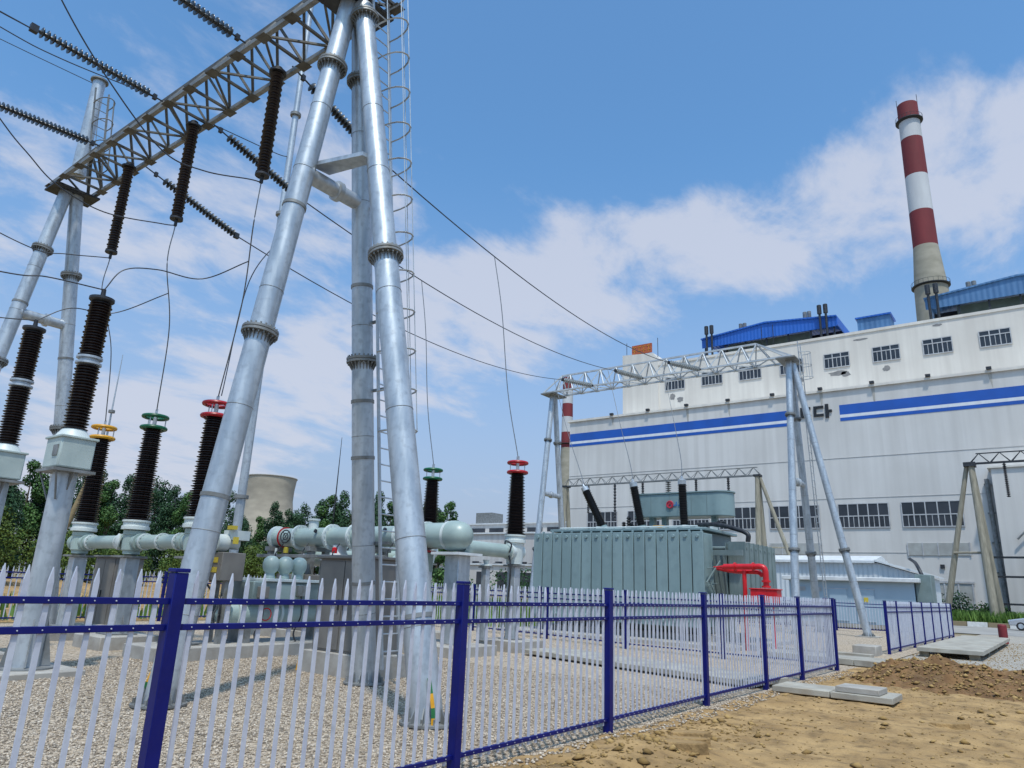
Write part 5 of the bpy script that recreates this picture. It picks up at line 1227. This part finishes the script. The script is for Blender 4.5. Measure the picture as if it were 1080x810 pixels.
# ------------------------------------------------------------------ vegetation
def leaf_cloud(n, blobs, leaf, seed):
    g = np.random.default_rng(seed); vs = []; fs = []
    per = [max(1, int(n * b[3] ** 2 / sum(q[3] ** 2 for q in blobs))) for b in blobs]
    for (bx, by, bz, br, bs), k in zip(blobs, per):
        d = g.normal(size=(k, 3)); d /= np.linalg.norm(d, axis=1)[:, None]
        rad = br * (.45 + .6 * g.random(k) ** .6); P = d * rad[:, None] * np.array([1, 1, bs]) + np.array([bx, by, bz])
        nrm = d + g.normal(size=(k, 3)) * .6 + np.array([0, 0, .3]); nrm /= np.linalg.norm(nrm, axis=1)[:, None]
        up = g.normal(size=(k, 3)); a = np.cross(nrm, up); a /= np.linalg.norm(a, axis=1)[:, None]; b = np.cross(nrm, a)
        s = leaf * g.uniform(.6, 1.3, k)[:, None]
        q = np.stack([P - a * s * .55, P + b * s * .35, P + a * s * .6, P - b * s * .35], 1)
        for row in q:
            o = len(vs); vs += [tuple(v) for v in row]; fs.append((o, o + 1, o + 2, o + 3))
    return vs, fs
def tree_mesh(h, wdt, seed, leaf, n, m, poplar=False):
    r_ = random.Random(seed); blobs = []
    k_ = 16
    for k in range(k_):
        f = .22 + .76 * (k + r_.random()) / k_
        half = wdt / 2 * (math.sin(PI * min(1, (f - .12) / .9)) ** .7 if not poplar else (1 - f) ** .35 * .9 + .08)
        a = r_.uniform(0, 2 * PI); q = r_.uniform(.1, .75) * half
        blobs.append((q * math.cos(a), q * math.sin(a), h * f, max(.5, half * r_.uniform(.32, .55)), r_.uniform(.8, 1.35)))
    vs, fs = leaf_cloud(n, blobs, leaf, seed)
    me = bpy.data.meshes.new('crown'); me.from_pydata(vs, [], fs); me.materials.append(M[m])
    mb = MB(); mb.tube((0, 0, -.1), (0, 0, h * .8), wdt * .035 + .05, .04, 8)
    for b in blobs[:9]: mb.tube((0, 0, b[2] * .62), (b[0], b[1], b[2]), .06, .02, 5)
    mt = bpy.data.meshes.new('trunk'); mt.from_pydata(mb.v, [], mb.f); mt.materials.append(M['bark'])
    return me, mt
VAR = [tree_mesh(11, 5.0, 1, .19, 11000, 'leaf_dark', True), tree_mesh(11, 6.2, 2, .19, 12000, 'leaf_dark'), tree_mesh(11, 4.4, 3, .19, 10000, 'leaf_mid', True), tree_mesh(7, 6.5, 4, .18, 9000, 'leaf_lime'), tree_mesh(11, 5.4, 5, .19, 11000, 'leaf_dark', True)]
def tree(az, dist, scale, var, label, group='trees beyond the yard', sz=None):
    a = R(az); p = (-math.sin(a) * dist, math.cos(a) * dist, -.05)
    t = thing('tree', p, label, 'tree', group)
    t.rotation_euler.z = random.uniform(0, 6.28); t.scale = (scale, scale, sz or scale)
    for nm, me in zip(('crown', 'trunk'), VAR[var]):
        o = bpy.data.objects.new(nm, me); col.objects.link(o); o.parent = t
random.seed(3)
row = []
az = 42.6
while az < 78:
    row.append(az); az += random.uniform(.75, 1.2)
for i, az in enumerate(row):
    near = random.uniform(66, 86); dark = i % 5
    top = .118 if az < 53.5 else (.092 if az < 58.5 else (.115 if az < 63 else .125))
    tgt = 1.8 + near * (top + random.uniform(-.014, .012)) ; 
    if az < 47: tgt = 1.8 + near * (.115 + random.uniform(-.01, .012))
    v = (0, 1, 4, 0, 2)[dark]
    tree(az, near, tgt / 11.9, v, 'dark green tree in the dense row behind the switchgear', 'trees in the dense row behind the yard')
tree(41.75, 74, .86, 2, 'single round green tree standing clear of the row, right of the legs', sz=.93)
for az, d, s, lb in ((75.5, 52, .78, 'yellow green bushy tree at the left edge behind the column'), (72.6, 50, .72, 'yellow green bushy tree just right of the leftmost column'), (67.6, 54, .62, 'small yellow green tree between the yellow and green bushings'), (64.6, 55, .55, 'small yellow green tree right of the left green bushing'),
                     (60.6, 56, .60, 'small yellow green tree just left of the nearest slanting leg'), (56.2, 58, .58, 'small yellow green tree left of the big tank end'), (54.2, 58, .50, 'small yellow green tree behind the three domes'), (78, 50, .85, 'yellow green tree outside the left edge')):
    tree(az, d, s, 3, lb, 'yellow green trees behind the side fence')
def bush(x, y, w_, h_, m, label, seed, n=900, leaf=.22, group='shrubs'):
    r_ = random.Random(seed); blobs = [(r_.uniform(-.4, .4) * w_, r_.uniform(-.3, .3) * w_, h_ * r_.uniform(.25, .75), w_ * r_.uniform(.2, .34), h_ / w_ * .9) for _ in range(9)]
    vs, fs = leaf_cloud(n, blobs, leaf, seed); mb = MB(); mb.add([(v[0] + x, v[1] + y, max(v[2], -.02)) for v in vs], fs)
    return tag(mb.build('shrub', m, org=(x, y, 0), smooth=False), label, 'shrub', group)
bush(-39, 46, 5, 3.0, 'leaf_mid', 'green shrub behind the short gas pipe', 21)
bush(-34.5, 47, 5, 3.4, 'leaf_dark', 'dark shrub between the red bushing pedestal and the transformer', 22)
bush(-44, 45, 6, 2.6, 'leaf_mid', 'low green shrub right of the big tank dome', 23)
bush(-8.4, 84, 3.4, 3.2, 'leaf_dark', 'round dark green shrub between the concrete poles', 24)
bush(-5.6, 85.5, 3, 2.4, 'leaf_mid', 'leafy shrub at the foot of the right concrete poles', 25)
def grass(name, xr, yr, n, h, label, z=0):
    g = rng; x = g.uniform(*xr, n); y = g.uniform(*yr, n); vs = []; fs = []
    for i in range(n):
        a = g.uniform(0, 6.28); hh = h * g.uniform(.4, 1.2); wv = .09 + .05 * g.random(); lx, ly = g.normal(0, hh * .25), g.normal(0, hh * .25); o = len(vs)
        vs += [(x[i] - wv * math.cos(a), y[i] - wv * math.sin(a), z), (x[i] + wv * math.cos(a), y[i] + wv * math.sin(a), z), (x[i] + lx, y[i] + ly, z + hh)]; fs.append((o, o + 1, o + 2))
    mb = MB(); mb.add(vs, fs); return tag(mb.build(name, 'grass', smooth=False), label, 'grass', kind='stuff')
mb = MB(); mb.box((-60, 77.3, -.05), (60, 90, .25)); struct(mb.build('grass_verge', 'earth_far'))
grass('grass', (-13, 12), (77.8, 88), 16000, 1.0, 'tall green weeds at the foot of the white building', .24)
grass('weeds', (-75, -29), (4, 60), 14000, .7, 'rough weeds on the brown earth beyond the side fence')
grass('weeds', (-46, -20), (26, 50), 4000, .9, 'weeds growing behind the inner picket fence')
# earth bank beyond the side fence
struct(grid_mesh('earth_bank', np.arange(-62, -28.2, 1.0), np.arange(-12, 44, 1.0), lambda x, y: np.clip((-29.5 - x) / 12, 0, 1) * (.9 + 1.2 * fbm(x, y, .25, 4, 91)) - .05, 'dirt'))

# kerb blocks and car
for k in range(9):
    x = -13.4 + k * 1.55
    mb = MB(); mb.prism_x([(76.7, -.05), (77.0, -.05), (77.0, .38), (76.76, .38)], x, x + 1.5)
    white = k % 2 == 0
    tag(mb.build('kerb_block', 'kerb_white' if white else 'earth_far', org=(x, 76.8, 0), bevel=.02), ('white' if white else 'worn brown') + ' painted kerb block along the road edge', 'kerb', 'painted kerb blocks ' + ('white' if white else 'brown'))
t = thing('parked_car', (-1.6, 72.5, 0), 'silver car partly cut by the right edge on the road', 'car')
cxx, cyy = -3.9, 71.7
prof = [(0, .35), (0.02, .62), (.12, .78), (1.05, .95), (1.75, 1.42), (2.9, 1.46), (3.75, 1.05), (4.3, .98), (4.42, .7), (4.4, .35)]
MB().prism([(cxx + x, z) for x, z in prof], cyy, cyy + 1.7).build('body', 'car', t, bevel=.08)
MB().prism([(cxx + 1.2, .98), (cxx + 1.8, 1.36), (cxx + 2.85, 1.39), (cxx + 3.6, 1.04), (cxx + 3.55, .98)], cyy - .012, cyy + 1.712).build('side_window', 'glass', t)
for x in (.8, 3.55):
    for y in (cyy + .02, cyy + 1.5):
        o = MB().lathe([(.1, 0), (.3, 0), (.32, .03), (.32, .17), (.3, .2), (.1, .2)], (cxx + x, y - .03, .32), (0, 1, 0), 20).build('wheel', 'tyre', t)
        MB().lathe([(.02, 0), (.19, 0), (.2, .02)], (cxx + x, y - .04, .32), (0, 1, 0), 16).build('rim', 'galv', o)
mb = MB(); mb.box((cxx - .01, cyy + .08, .6), (cxx + .25, cyy + .4, .76)); mb.build('headlamp', 'lamp', t)
mb = MB(); mb.box((cxx - .01, cyy + 1.3, .6), (cxx + .25, cyy + 1.62, .76)); mb.build('headlamp', 'lamp', t)
MB().box((cxx - .03, cyy + .2, .4), (cxx + .1, cyy + 1.5, .56)).build('bumper', 'dark_steel', t, bevel=.02)
